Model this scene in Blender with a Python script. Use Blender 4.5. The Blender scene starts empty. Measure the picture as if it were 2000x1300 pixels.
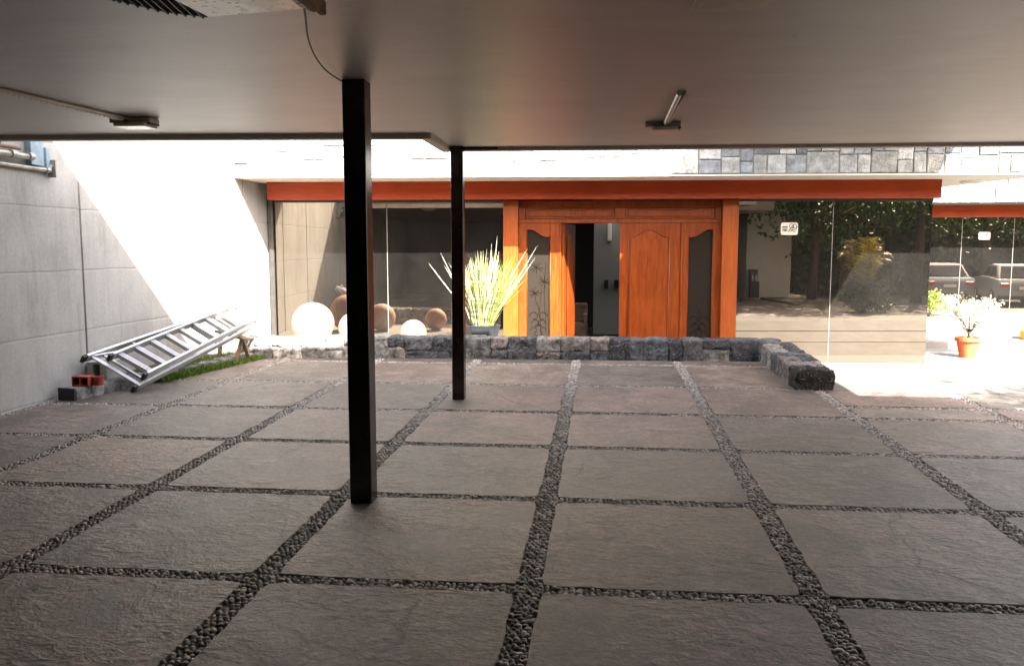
import bpy, bmesh, math, random
import numpy as np
from mathutils import Vector, Matrix, noise
random.seed(7); rng = np.random.default_rng(7)
R = math.radians
C = bpy.context.scene.collection
sc = bpy.context.scene

# ------------------------------------------------------------------ camera
cam = bpy.data.cameras.new('camera'); co = bpy.data.objects.new('camera', cam); C.objects.link(co)
co.location = (0, 0, 1.7); co.rotation_euler = (R(90 - 5.889), 0, R(6.222))
cam.sensor_width = 36; cam.lens = 36 * 0.81; cam.clip_start = .05; cam.clip_end = 2000
sc.camera = co

# ------------------------------------------------------------------ light
SUN = Vector((.57, -1.05, 1.0)).normalized()          # towards the sun
el = math.asin(SUN.z); az = math.atan2(SUN.x, SUN.y)   # clockwise from +Y
w = bpy.data.worlds.new('World'); sc.world = w; w.use_nodes = True
nt = w.node_tree; bg = nt.nodes['Background']
sky = nt.nodes.new('ShaderNodeTexSky'); sky.sky_type = 'NISHITA'; sky.sun_disc = False
sky.sun_elevation = el; sky.sun_rotation = az; sky.air_density = 1.0; sky.dust_density = 2.5
hs = nt.nodes.new('ShaderNodeHueSaturation'); hs.inputs['Saturation'].default_value = .55
wm = nt.nodes.new('ShaderNodeMix'); wm.data_type = 'RGBA'; wm.blend_type = 'MULTIPLY'; wm.inputs[0].default_value = 1; wm.inputs[7].default_value = (1.10, .99, .90, 1)
nt.links.new(sky.outputs[0], hs.inputs['Color']); nt.links.new(hs.outputs[0], wm.inputs[6])
nt.links.new(wm.outputs[2], bg.inputs[0]); bg.inputs[1].default_value = .15
sl = bpy.data.lights.new('sun', 'SUN'); sl.energy = 3.6; sl.angle = R(.5); sl.color = (1, .95, .86)
so = bpy.data.objects.new('sun', sl); C.objects.link(so); so.location = (8, -15, 20)
so.rotation_euler = SUN.to_track_quat('Z', 'Y').to_euler()
sc.view_settings.view_transform = 'Standard'; sc.view_settings.look = 'None'
sc.view_settings.exposure = 3.3; sc.view_settings.gamma = 1
sc.render.engine = 'CYCLES'
cy = sc.cycles
cy.use_denoising = True
cy.max_bounces = 10; cy.diffuse_bounces = 6; cy.glossy_bounces = 5; cy.transparent_max_bounces = 12
cy.caustics_reflective = False; cy.caustics_refractive = False
cy.sample_clamp_indirect = 6.0

# ------------------------------------------------------------------ materials
def newmat(name):
    m = bpy.data.materials.new(name); m.use_nodes = True
    b = m.node_tree.nodes['Principled BSDF']
    return m, m.node_tree, b
def N(nt, t, **k):
    n = nt.nodes.new(t)
    for a, v in k.items():
        if a in n.inputs.keys() if hasattr(n.inputs, 'keys') else False: n.inputs[a].default_value = v
        else: setattr(n, a, v)
    return n
def L(nt, a, b): nt.links.new(a, b)
def coords(nt, scale=(1, 1, 1), kind='Object', rot=(0, 0, 0)):
    tc = N(nt, 'ShaderNodeTexCoord'); mp = N(nt, 'ShaderNodeMapping')
    mp.inputs['Scale'].default_value = scale; mp.inputs['Rotation'].default_value = rot
    L(nt, tc.outputs[kind], mp.inputs[0]); return mp.outputs[0]
def noisen(nt, vec, scale, detail=4, rough=.55, dist=0):
    n = N(nt, 'ShaderNodeTexNoise'); n.inputs['Scale'].default_value = scale
    n.inputs['Detail'].default_value = detail; n.inputs['Roughness'].default_value = rough
    n.inputs['Distortion'].default_value = dist
    L(nt, vec, n.inputs['Vector']); return n.outputs['Fac']
def ramp(nt, fac, stops):
    r = N(nt, 'ShaderNodeValToRGB'); e = r.color_ramp.elements
    while len(e) < len(stops): e.new(.5)
    for el_, (p, c) in zip(e, stops):
        el_.position = p; el_.color = (c[0], c[1], c[2], 1) if not isinstance(c, (int, float)) else (c, c, c, 1)
    L(nt, fac, r.inputs[0]); return r.outputs[0]
def mixc(nt, a, b, fac, mode='MIX'):
    m = N(nt, 'ShaderNodeMix', data_type='RGBA', blend_type=mode)
    for s, v in ((m.inputs[6], a), (m.inputs[7], b)):
        if isinstance(v, tuple): s.default_value = (*v, 1) if len(v) == 3 else v
        else: L(nt, v, s)
    if isinstance(fac, (int, float)): m.inputs[0].default_value = fac
    else: L(nt, fac, m.inputs[0])
    return m.outputs[2]
def bump(nt, h, bsdf, strength=.3, dist=.01, prev=None):
    b = N(nt, 'ShaderNodeBump'); b.inputs['Strength'].default_value = strength; b.inputs['Distance'].default_value = dist
    L(nt, h, b.inputs['Height'])
    if prev is not None: L(nt, prev, b.inputs['Normal'])
    if bsdf is not None: L(nt, b.outputs[0], bsdf.inputs['Normal'])
    return b.outputs[0]
def plain(name, col, rough=.5, metal=0, var=.12, nscale=8, bstr=.08, spec=.5):
    m, nt, b = newmat(name)
    v = coords(nt)
    f = noisen(nt, v, nscale, 5)
    c = ramp(nt, f, [(.3, tuple(x * (1 - var) for x in col)), (.7, tuple(min(1, x * (1 + var)) for x in col))])
    L(nt, c, b.inputs['Base Color'])
    b.inputs['Roughness'].default_value = rough; b.inputs['Metallic'].default_value = metal
    b.inputs['Specular IOR Level'].default_value = spec
    if bstr: bump(nt, noisen(nt, v, nscale * 6, 3), b, bstr, .004)
    return m
def tinted(name, spots=(.25, .9), rough=.8, speck=0.0, nscale=14, bstr=.5, bscale=60, bdist=.01, spec=.3):
    """stone whose base colour comes from the per-stone 'tint' attribute times a mottled noise"""
    m, nt, b = newmat(name)
    at = N(nt, 'ShaderNodeAttribute'); at.attribute_name = 'tint'
    v = coords(nt)
    f = noisen(nt, v, nscale, 6, .65)
    g = ramp(nt, f, [(.3, spots[0]), (.7, spots[1])])
    c = mixc(nt, at.outputs['Color'], g, 1.0, 'MULTIPLY')
    if speck:
        f2 = noisen(nt, v, nscale * 5, 3, .7)
        k = ramp(nt, f2, [(.60, 0.0), (.68, 1.0)])
        c = mixc(nt, c, (.5, .5, .48), mixc(nt, (0, 0, 0), k, speck))
    L(nt, c, b.inputs['Base Color'])
    b.inputs['Roughness'].default_value = rough; b.inputs['Specular IOR Level'].default_value = spec
    bump(nt, noisen(nt, v, bscale, 5, .7), b, bstr, bdist)
    return m

def mat_paver():
    m, nt, b = newmat('paving_stone')
    at = N(nt, 'ShaderNodeAttribute'); at.attribute_name = 'tint'
    v = coords(nt)
    big = noisen(nt, v, 1.6, 5, .6, .4)
    mid = noisen(nt, v, 9, 6, .7)
    c = mixc(nt, at.outputs['Color'], ramp(nt, big, [(.3, .58), (.7, 1.3)]), 1.0, 'MULTIPLY')
    c = mixc(nt, c, ramp(nt, mid, [(.32, .55), (.68, 1.4)]), 1.0, 'MULTIPLY')
    c = mixc(nt, c, ramp(nt, noisen(nt, v, 24, 6, .9), [(.34, .42), (.5, 1.0), (.66, 1.65)]), 1.0, 'MULTIPLY')
    st = coords(nt, (5, 60, 5), rot=(0, 0, R(12)))
    sf = noisen(nt, st, 1, 5, .7, .6)
    c = mixc(nt, c, ramp(nt, sf, [(.33, .62), (.46, 1.0)]), .55, 'MULTIPLY')
    pit = N(nt, 'ShaderNodeTexVoronoi'); pit.inputs['Scale'].default_value = 26
    L(nt, coords(nt, (1, 1.6, 1)), pit.inputs['Vector'])
    pm = ramp(nt, pit.outputs['Distance'], [(.05, 0.0), (.16, 1.0)])
    pmask = ramp(nt, noisen(nt, v, 4.5, 3), [(.50, 1.0), (.58, 0.0)])
    pf = N(nt, 'ShaderNodeMath', operation='MAXIMUM'); L(nt, pm, pf.inputs[0]); L(nt, pmask, pf.inputs[1])
    c = mixc(nt, (.05, .045, .04), c, pf.outputs[0])
    L(nt, c, b.inputs['Base Color'])
    cr = N(nt, 'ShaderNodeTexVoronoi', feature='DISTANCE_TO_EDGE'); cr.inputs['Scale'].default_value = .55
    wv0 = N(nt, 'ShaderNodeMix', data_type='VECTOR'); 
    nz = N(nt, 'ShaderNodeTexNoise'); nz.inputs['Scale'].default_value = 2.2; nz.inputs['Detail'].default_value = 5; L(nt, v, nz.inputs['Vector'])
    wv0.inputs[0].default_value = .28; L(nt, v, wv0.inputs[4]); L(nt, nz.outputs['Color'], wv0.inputs[5]); L(nt, wv0.outputs[1], cr.inputs['Vector'])
    ck = ramp(nt, cr.outputs['Distance'], [(.0015, 0.0), (.005, 1.0)])
    ckm = ramp(nt, noisen(nt, v, .8, 2), [(.52, 0.0), (.58, 1.0)])
    ckf = N(nt, 'ShaderNodeMath', operation='MAXIMUM'); L(nt, ck, ckf.inputs[0]); L(nt, ramp(nt, noisen(nt, v, .8, 2), [(.50, 1.0), (.56, 0.0)]), ckf.inputs[1])
    c = mixc(nt, (.03, .026, .022), c, ckf.outputs[0])
    # worn dirty blotches and pale mineral bloom
    dirt = ramp(nt, noisen(nt, v, 2.7, 7, .72, .8), [(.48, 0.0), (.60, .6)])
    c = mixc(nt, c, (.055, .046, .038), dirt)
    bloom = ramp(nt, noisen(nt, coords(nt, (1.3, 1, 1)), 3.6, 8, .75, .3), [(.56, 0.0), (.72, .45)])
    c = mixc(nt, c, (.27, .235, .20), bloom)
    L(nt, c, b.inputs['Base Color'])
    rr = ramp(nt, mid, [(.3, .40), (.7, .60)]); L(nt, rr, b.inputs['Roughness'])
    b.inputs['Specular IOR Level'].default_value = .6
    # split-stone relief: slanting ripples, pits and grain
    wv = coords(nt, (4.5, 8, 3), rot=(0, 0, R(28)))
    wmask = N(nt, 'ShaderNodeMath', operation='MULTIPLY'); L(nt, noisen(nt, wv, 2.2, 5, .62, .9), wmask.inputs[0]); L(nt, ramp(nt, big, [(.42, .25), (.6, 1.0)]), wmask.inputs[1])
    n1 = bump(nt, wmask.outputs[0], None, .9, .03)
    n2 = bump(nt, noisen(nt, v, 55, 6, .8), None, .7, .008, n1)
    bump(nt, pf.outputs[0], b, .5, .006, n2)
    return m

def mat_concrete():
    m, nt, b = newmat('board_formed_concrete')
    v = coords(nt)
    streak = noisen(nt, coords(nt, (1, 5.5, .5)), 2.2, 6, .6, .2)
    blot = noisen(nt, v, 1.3, 5, .6)
    fine = noisen(nt, v, 30, 5, .7)
    c = ramp(nt, blot, [(.25, (.31, .31, .295)), (.5, (.40, .40, .385)), (.8, (.47, .47, .455))])
    c = mixc(nt, c, ramp(nt, streak, [(.3, .84), (.6, 1.04)]), .6, 'MULTIPLY')
    c = mixc(nt, c, ramp(nt, fine, [(.3, .86), (.7, 1.06)]), 1.0, 'MULTIPLY')
    # pour lines every 0.665 m
    tc = N(nt, 'ShaderNodeTexCoord'); sp = N(nt, 'ShaderNodeSeparateXYZ'); L(nt, tc.outputs['Object'], sp.inputs[0])
    wob = N(nt, 'ShaderNodeMath', operation='MULTIPLY_ADD'); L(nt, noisen(nt, v, 3, 3), wob.inputs[0]); wob.inputs[1].default_value = .03; L(nt, sp.outputs['Z'], wob.inputs[2])
    a = N(nt, 'ShaderNodeMath', operation='ADD'); L(nt, wob.outputs[0], a.inputs[0]); a.inputs[1].default_value = 10 * .665 - .118 - .015
    md = N(nt, 'ShaderNodeMath', operation='PINGPONG'); L(nt, a.outputs[0], md.inputs[0]); md.inputs[1].default_value = .3325
    ln = ramp(nt, md.outputs[0], [(0.0, 0.0), (.016, 1.0)])
    c = mixc(nt, mixc(nt, c, (.12, .115, .105), .22), c, ln)
    vor = N(nt, 'ShaderNodeTexVoronoi'); vor.inputs['Scale'].default_value = 2.2; L(nt, v, vor.inputs['Vector'])
    hole = ramp(nt, vor.outputs['Distance'], [(.012, 0.0), (.022, 1.0)])
    c = mixc(nt, (.06, .06, .05), c, hole)
    stain = ramp(nt, noisen(nt, coords(nt, (1, 1.2, .28)), 2.1, 5, .65, .5), [(.56, 0.0), (.70, .5)])
    c = mixc(nt, c, (.20, .185, .15), stain)
    L(nt, c, b.inputs['Base Color']); b.inputs['Roughness'].default_value = .78
    n1 = bump(nt, ln, None, .5, .006)
    bump(nt, fine, b, .25, .006, n1)
    return m

def mat_ceiling():
    m, nt, b = newmat('painted_ceiling_boards')
    v = coords(nt, (1.2, 30, 1))
    g = noisen(nt, v, 2.2, 6, .6, .3)
    patch = noisen(nt, coords(nt, (.8, 1.6, 1)), 1.4, 6, .65, .5)
    c = ramp(nt, g, [(.3, (.48, .455, .42)), (.7, (.54, .51, .475))])
    c = mixc(nt, c, ramp(nt, patch, [(.3, .88), (.7, 1.06)]), 1.0, 'MULTIPLY')
    sp_ = ramp(nt, noisen(nt, coords(nt, (6, 22, 6)), 3, 2), [(.735, 1.0), (.75, .35)])
    c = mixc(nt, c, sp_, 1.0, 'MULTIPLY')
    L(nt, c, b.inputs['Base Color'])
    b.inputs['Roughness'].default_value = .42
    b.inputs['Specular IOR Level'].default_value = .65
    bump(nt, g, b, .2, .003)
    return m

def mat_wood(name, dark, light, rough=.35, sc_=(1, 1, 12)):
    m, nt, b = newmat(name)
    v = coords(nt, sc_)
    g = noisen(nt, v, 2.5, 7, .6, 1.2)
    f = noisen(nt, coords(nt), 1.5, 3)
    c = ramp(nt, g, [(.25, dark), (.75, light)])
    c = mixc(nt, c, ramp(nt, f, [(.3, .85), (.7, 1.1)]), 1.0, 'MULTIPLY')
    L(nt, c, b.inputs['Base Color']); b.inputs['Roughness'].default_value = rough; b.inputs['Specular IOR Level'].default_value = .28
    bump(nt, g, b, .12, .003)
    return m

def mat_glass(name='tinted_reflective_glass', refl=.25, dust=.016):
    m, nt, b = newmat(name); nt.nodes.remove(b)
    out = nt.nodes['Material Output']
    gl = N(nt, 'ShaderNodeBsdfGlossy'); gl.inputs['Color'].default_value = (.95, .80, .64, 1); gl.inputs['Roughness'].default_value = .004
    tr = N(nt, 'ShaderNodeBsdfTransparent'); tr.inputs['Color'].default_value = (.13, .12, .10, 1)
    df = N(nt, 'ShaderNodeBsdfDiffuse'); df.inputs['Color'].default_value = (.62, .58, .54, 1)
    v = coords(nt)
    d1 = noisen(nt, v, 1.4, 5, .6); d2 = noisen(nt, v, 45, 4, .8)
    sp = N(nt, 'ShaderNodeMath', operation='MULTIPLY'); L(nt, ramp(nt, d1, [(.3, .5), (.7, 1.2)]), sp.inputs[0])
    L(nt, ramp(nt, d2, [(.35, .5), (.75, 1.9)]), sp.inputs[1])
    sm = N(nt, 'ShaderNodeMath', operation='MULTIPLY'); L(nt, sp.outputs[0], sm.inputs[0]); sm.inputs[1].default_value = dust
    m1 = N(nt, 'ShaderNodeMixShader'); m1.inputs[0].default_value = refl; L(nt, tr.outputs[0], m1.inputs[1]); L(nt, gl.outputs[0], m1.inputs[2])
    m2 = N(nt, 'ShaderNodeMixShader'); L(nt, sm.outputs[0], m2.inputs[0]); L(nt, m1.outputs[0], m2.inputs[1]); L(nt, df.outputs[0], m2.inputs[2])
    # very slight waviness of the panes
    bn = N(nt, 'ShaderNodeBump'); bn.inputs['Strength'].default_value = .06; bn.inputs['Distance'].default_value = .004
    L(nt, noisen(nt, coords(nt, (1, 1, .45)), 1.7, 2), bn.inputs['Height']); L(nt, bn.outputs[0], gl.inputs['Normal'])
    L(nt, m2.outputs[0], out.inputs[0])
    return m

def mat_leaf(name, c1, c2, trans=.25, rough=.45):
    m, nt, b = newmat(name)
    at = N(nt, 'ShaderNodeAttribute'); at.attribute_name = 'tint'
    g = N(nt, 'ShaderNodeSeparateColor'); L(nt, at.outputs['Color'], g.inputs[0])
    c = ramp(nt, g.outputs[0], [(0, c1), (1, c2)])
    L(nt, c, b.inputs['Base Color']); b.inputs['Roughness'].default_value = rough
    tl = N(nt, 'ShaderNodeBsdfTranslucent'); L(nt, c, tl.inputs['Color'])
    mx = N(nt, 'ShaderNodeMixShader'); mx.inputs[0].default_value = trans
    L(nt, b.outputs[0], mx.inputs[1]); L(nt, tl.outputs[0], mx.inputs[2])
    L(nt, mx.outputs[0], nt.nodes['Material Output'].inputs[0])
    return m

M = {}
M['paver'] = mat_paver()
M['pebble'] = tinted('river_pebbles', (.65, 1.2), .55, nscale=40, bstr=.3, bscale=150, bdist=.002, spec=.4)
M['joint'] = plain('joint_soil', (.19, .165, .14), .95, nscale=30, bstr=.5)
M['volcanic'] = tinted('volcanic_stone', (.25, 1.75), .9, .75, 11, 1.0, 60, .03)
M['mortar'] = plain('mortar', (.13, .125, .115), .95, nscale=20, bstr=.6)
M['ashlar'] = tinted('ashlar_stone', (.5, 1.35), .85, .4, 9, 1.0, 35, .025)
M['concrete'] = mat_concrete()
M['ceiling'] = mat_ceiling()
M['render'] = plain('painted_render', (.62, .58, .50), .85, nscale=3, var=.08, bstr=.15)
M['slabedge'] = plain('roof_edge_render', (.20, .175, .15), .8, nscale=5, var=.2, bstr=.2)
M['beam'] = mat_wood('orange_stained_wood', (.27, .030, .003), (.40, .052, .005), .42, (1.0, 1, 14))
M['door'] = mat_wood('varnished_door_wood', (.135, .021, .003), (.30, .068, .012), .33, (9, 9, .8))
M['post'] = mat_wood('light_orange_post_wood', (.24, .045, .008), (.40, .100, .018), .35, (9, 9, .7))
M['glass'] = mat_glass()
M['column'] = plain('dark_brown_gloss_paint', (.018, .010, .007), .22, nscale=3, var=.5, bstr=.12)
M['alu'] = plain('brushed_aluminium', (.60, .61, .64), .48, .6, .1, 25, .1)
M['black'] = plain('black_rubber', (.018, .018, .018), .6, nscale=20)
M['ground'] = plain('earth', (.12, .10, .07), .95, nscale=2, var=.35, bstr=.5)
M['terrace'] = plain('pale_concrete_paving', (.18, .17, .158), .8, nscale=2.5, var=.15, bstr=.2)
M['apron'] = plain('brown_grey_step_stone', (.118, .11, .102), .8, nscale=3, var=.25, bstr=.3)
M['trim'] = plain('roof_trim_paint', (.50, .44, .38), .7, nscale=6, var=.12, bstr=.15)
M['darkwall'] = plain('dark_painted_wall', (.045, .038, .032), .9, nscale=3, var=.2, bstr=.15)
M['asphalt'] = plain('worn_asphalt', (.085, .08, .075), .85, nscale=6, var=.3, bstr=.4)
M['bed'] = plain('pale_gravel_bed', (.27, .25, .22), .95, nscale=40, var=.4, bstr=.8)
M['white'] = plain('pale_terracotta_ball', (.55, .30, .21), .7, nscale=7, var=.16, bstr=.25)
M['seal'] = plain('silicone_joint', (.20, .19, .17), .6)
M['darkmetal'] = plain('dark_frame_metal', (.06, .055, .05), .45, .3, .2, 12)
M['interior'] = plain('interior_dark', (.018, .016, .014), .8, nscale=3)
M['roomwall'] = plain('room_wall_paint', (.30, .30, .28), .6, nscale=1.5, var=.05, bstr=.05)
M['greypot'] = plain('charcoal_pot', (.022, .025, .031), .6, nscale=9, var=.3)
M['terracotta'] = plain('terracotta', (.62, .13, .045), .75, nscale=12, var=.15)
M['redbrick'] = plain('red_hollow_brick', (.33, .055, .03), .85, nscale=15, var=.3)
M['galv'] = plain('galvanised_pipe', (.34, .34, .32), .45, .6, .3, 18, .15)
M['rust'] = plain('rusty_steel', (.16, .085, .045), .8, .2, .45, 25, .4)
M['bluesteel'] = plain('faded_blue_paint', (.22, .33, .42), .5, 0, .2, 10)
M['fixture'] = plain('cream_fixture_plastic', (.55, .50, .42), .4, nscale=10, var=.1)
M['conduit'] = plain('steel_flex_conduit', (.62, .58, .52), .3, .5, .1, 20)
M['lens'] = plain('frosted_lens', (.75, .72, .64), .25, nscale=5, var=.04)
M['sticker'] = plain('cream_sticker', (.72, .68, .56), .5, nscale=5, var=.04)
M['ink'] = plain('dark_ink', (.010, .008, .007), .9, spec=.02)
M['yellow'] = plain('yellow_kerb_paint', (.75, .42, .02), .6, nscale=14, var=.2)
M['bark'] = plain('tree_bark', (.09, .07, .05), .95, nscale=14, var=.45, bstr=.8)
M['soil'] = plain('potting_soil', (.05, .035, .025), .95, nscale=40, bstr=.8)
M['carwhite'] = plain('silver_car_paint', (.26, .275, .29), .25, .3, .03, 2, 0)
M['carred'] = plain('red_car_paint', (.45, .02, .02), .25, .1, .03, 2, 0)
M['carglass'] = plain('car_glass', (.02, .025, .03), .06, 0, .05, 2, 0)
M['lampred'] = plain('tail_lamp', (.45, .03, .02), .2, 0, .05, 2, 0)
M['board'] = plain('weathered_board', (.24, .16, .10), .8, nscale=10, var=.35)
M['leaf_grass'] = mat_leaf('grass_leaf', (.06, .12, .015), (.20, .30, .04))
M['leaf_dark'] = mat_leaf('dark_tree_leaf', (.02, .045, .012), (.075, .13, .03))
M['leaf_palm'] = mat_leaf('palm_leaf', (.14, .15, .02), (.48, .36, .05), .35)
M['leaf_bush'] = mat_leaf('bush_leaf', (.12, .20, .03), (.42, .50, .10), .3)
M['leaf_pale'] = mat_leaf('pale_leaf', (.45, .47, .30), (.75, .74, .62), .3)

def mat_spike():
    m, nt, b = newmat('banded_spike_leaf')
    at = N(nt, 'ShaderNodeAttribute'); at.attribute_name = 'tint'
    v = coords(nt, (1, 1, 1))
    f = noisen(nt, coords(nt, (2, 2, 22)), 2.2, 3)
    c = mixc(nt, at.outputs['Color'], ramp(nt, f, [(.42, .45), (.55, 1.15)]), 1.0, 'MULTIPLY')
    L(nt, c, b.inputs['Base Color']); b.inputs['Roughness'].default_value = .4
    return m
M['spike'] = mat_spike()
def mat_etched():
    m, nt, b = newmat('etched_dark_glass')
    b.inputs['Base Color'].default_value = (.026, .021, .017, 1); b.inputs['Roughness'].default_value = .7; b.inputs['Specular IOR Level'].default_value = .0
    bump(nt, noisen(nt, coords(nt), 90, 3), b, .2, .002)
    return m
M['etched'] = mat_etched()

# ------------------------------------------------------------------ mesh helpers
S = .055                                               # the house front is turned a little against the paving grid
def fz(x, y): return .0152 * y + .0022 * x            # drive surface
def tag(o, label=None, cat=None, group=None, kind=None):
    if label: o['label'] = label
    if cat: o['category'] = cat
    if group: o['group'] = group
    if kind: o['kind'] = kind
    return o
def empty(name, loc=(0, 0, 0)):
    o = bpy.data.objects.new(name, None); C.objects.link(o); o.location = loc; o.empty_display_size = .2; return o
def finish(name, bm, m, parent=None, skew=False, smooth=False, bevel=0, auto=None):
    if skew:
        for v in bm.verts: v.co.y += S * v.co.x
    me = bpy.data.meshes.new(name); bm.to_mesh(me); bm.free()
    for mm in (m if isinstance(m, (list, tuple)) else [m]): me.materials.append(mm)
    if smooth:
        me.polygons.foreach_set('use_smooth', [True] * len(me.polygons))
    o = bpy.data.objects.new(name, me); C.objects.link(o)
    if parent is not None:
        o.parent = parent
        if parent.type == 'EMPTY': o.matrix_parent_inverse = Matrix.Translation(-Vector(parent.location))
    if bevel:
        b = o.modifiers.new('bevel', 'BEVEL'); b.width = bevel; b.segments = 2; b.limit_method = 'ANGLE'; b.angle_limit = R(40)
        b.harden_normals = False
    return o
def box(bm, x0, x1, y0, y1, z0, z1):
    r = bmesh.ops.create_cube(bm, size=1)
    for v in r['verts']:
        v.co = Vector((x0 + (v.co.x + .5) * (x1 - x0), y0 + (v.co.y + .5) * (y1 - y0), z0 + (v.co.z + .5) * (z1 - z0)))
    return r['verts']
def bx(name, b, m, parent=None, skew=False, bevel=0):
    bm = bmesh.new(); box(bm, *b); return finish(name, bm, m, parent, skew, bevel=bevel)
def prism(bm, pts, axis, a0, a1):
    """extrude a 2D polygon along axis: 'y' pts=(x,z), 'z' pts=(x,y), 'x' pts=(y,z)"""
    def P(p, a):
        return {'y': (p[0], a, p[1]), 'z': (p[0], p[1], a), 'x': (a, p[0], p[1])}[axis]
    A = [bm.verts.new(P(p, a0)) for p in pts]; B = [bm.verts.new(P(p, a1)) for p in pts]
    f1 = bm.faces.new(A); f2 = bm.faces.new(B[::-1]); n = len(pts); fs = [f1, f2]
    for i in range(n): fs.append(bm.faces.new((A[i], B[i], B[(i + 1) % n], A[(i + 1) % n])))
    bmesh.ops.recalc_face_normals(bm, faces=fs)
    return A + B
def frame(d):
    d = d.normalized(); u = Vector((0, 0, 1)) if abs(d.z) < .9 else Vector((1, 0, 0))
    a = d.cross(u).normalized(); return a, d.cross(a).normalized()
def tube(bm, pts, r, seg=8, cap=True):
    pts = [Vector(p) for p in pts]; rs = r if isinstance(r, (list, tuple)) else [r] * len(pts)
    rings = []; a = None
    for i, p in enumerate(pts):
        d = (pts[min(i + 1, len(pts) - 1)] - pts[max(i - 1, 0)]).normalized()
        if a is None: a, b = frame(d)
        else:
            a = (a - d * a.dot(d)).normalized(); b = d.cross(a)
        rings.append([bm.verts.new(p + (a * math.cos(2 * math.pi * k / seg) + b * math.sin(2 * math.pi * k / seg)) * rs[i]) for k in range(seg)])
    for i in range(len(rings) - 1):
        for k in range(seg):
            bm.faces.new((rings[i][k], rings[i][(k + 1) % seg], rings[i + 1][(k + 1) % seg], rings[i + 1][k]))
    if cap: bm.faces.new(rings[0][::-1]); bm.faces.new(rings[-1])
def beam(bm, p, q, w_, h_, up):
    """rectangular bar from p to q"""
    p, q = Vector(p), Vector(q); d = (q - p).normalized(); up = Vector(up); s = d.cross(up).normalized(); u = s.cross(d).normalized()
    vs = []
    for e in (p, q):
        for a, b in ((-1, -1), (1, -1), (1, 1), (-1, 1)): vs.append(bm.verts.new(e + s * a * w_ / 2 + u * b * h_ / 2))
    fs = [bm.faces.new((vs[0], vs[1], vs[2], vs[3])), bm.faces.new((vs[7], vs[6], vs[5], vs[4]))]
    for k in range(4): fs.append(bm.faces.new((vs[k], vs[4 + k], vs[4 + (k + 1) % 4], vs[(k + 1) % 4])))
    bmesh.ops.recalc_face_normals(bm, faces=fs)
def lathe(bm, prof, c, seg=24):
    rings = []
    for r, z in prof:
        rings.append([bm.verts.new((c[0] + r * math.cos(2 * math.pi * k / seg), c[1] + r * math.sin(2 * math.pi * k / seg), c[2] + z)) for k in range(seg)])
    for i in range(len(rings) - 1):
        for k in range(seg):
            bm.faces.new((rings[i][k], rings[i][(k + 1) % seg], rings[i + 1][(k + 1) % seg], rings[i + 1][k]))
    bm.faces.new(rings[0][::-1]); bm.faces.new(rings[-1])
def raw(name, V, F, m, parent=None, tint=None, smooth=False):
    """numpy mesh: V (n,3), F list of face index tuples or an (n,k) array; tint per vertex (n,3)"""
    me = bpy.data.meshes.new(name)
    if isinstance(F, np.ndarray):
        n, k = F.shape
        me.vertices.add(len(V)); me.vertices.foreach_set('co', np.asarray(V, dtype=np.float32).ravel())
        me.loops.add(n * k); me.loops.foreach_set('vertex_index', F.astype(np.int32).ravel())
        me.polygons.add(n); me.polygons.foreach_set('loop_start', np.arange(0, n * k, k, dtype=np.int32))
        me.polygons.foreach_set('loop_total', np.full(n, k, dtype=np.int32))
        me.update(calc_edges=True)
    else: me.from_pydata([tuple(v) for v in V], [], F)
    me.materials.append(m)
    if smooth: me.polygons.foreach_set('use_smooth', [True] * len(me.polygons))
    if tint is not None:
        ca = me.color_attributes.new('tint', 'FLOAT_COLOR', 'POINT')
        t = np.ones((len(V), 4), dtype=np.float32); t[:, :3] = tint; ca.data.foreach_set('color', t.ravel())
    me.validate()
    o = bpy.data.objects.new(name, me); C.objects.link(o)
    if parent is not None:
        o.parent = parent
        if parent.type == 'EMPTY': o.matrix_parent_inverse = Matrix.Translation(-Vector(parent.location))
    return o

# ================================================================== THE SETTING
tag(bx('ground', (-80, 120, -60, 140, -1.6, -.42), M['ground']), kind='structure')

# --- driveway: soil base, split-stone slabs, pebble joints
XS = [-5.72, -4.37, -3.045, -1.69, -.342, 1.013, 2.355, 3.70, 5.05, 6.4]
YS = [-4.2, -2.86, -1.52, -.18, 1.16, 2.50, 3.852, 5.225, 6.567, 7.863, 9.317, 10.89, 12.4]
HW = .060; HR = .048
def base_strip(name, pts, m, kind='structure', depth=.3):
    bm = bmesh.new(); A = [bm.verts.new((x, y, z)) for x, y, z in pts]; B = [bm.verts.new((x, y, -.42)) for x, y, z in pts]
    f = [bm.faces.new(A), bm.faces.new(B[::-1])]
    n = len(pts)
    for i in range(n): f.append(bm.faces.new((A[i], B[i], B[(i + 1) % n], A[(i + 1) % n])))
    bmesh.ops.recalc_face_normals(bm, faces=f)
    o = finish(name, bm, m); tag(o, kind=kind); return o
d = -.0135
base_strip('driveway_base', [(-5.9, -5, fz(-5.9, -5) + d), (6.5, -5, fz(6.5, -5) + d), (6.5, 9.25, fz(6.5, 9.25) + d), (2.36, 9.25, fz(2.36, 9.25) + d),
    (2.36, 11.3, fz(2.36, 11.3) + d), (-5.9, 11.3, fz(-5.9, 11.3) + d)], M['joint'])
V = []; F = []; T = []
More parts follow.
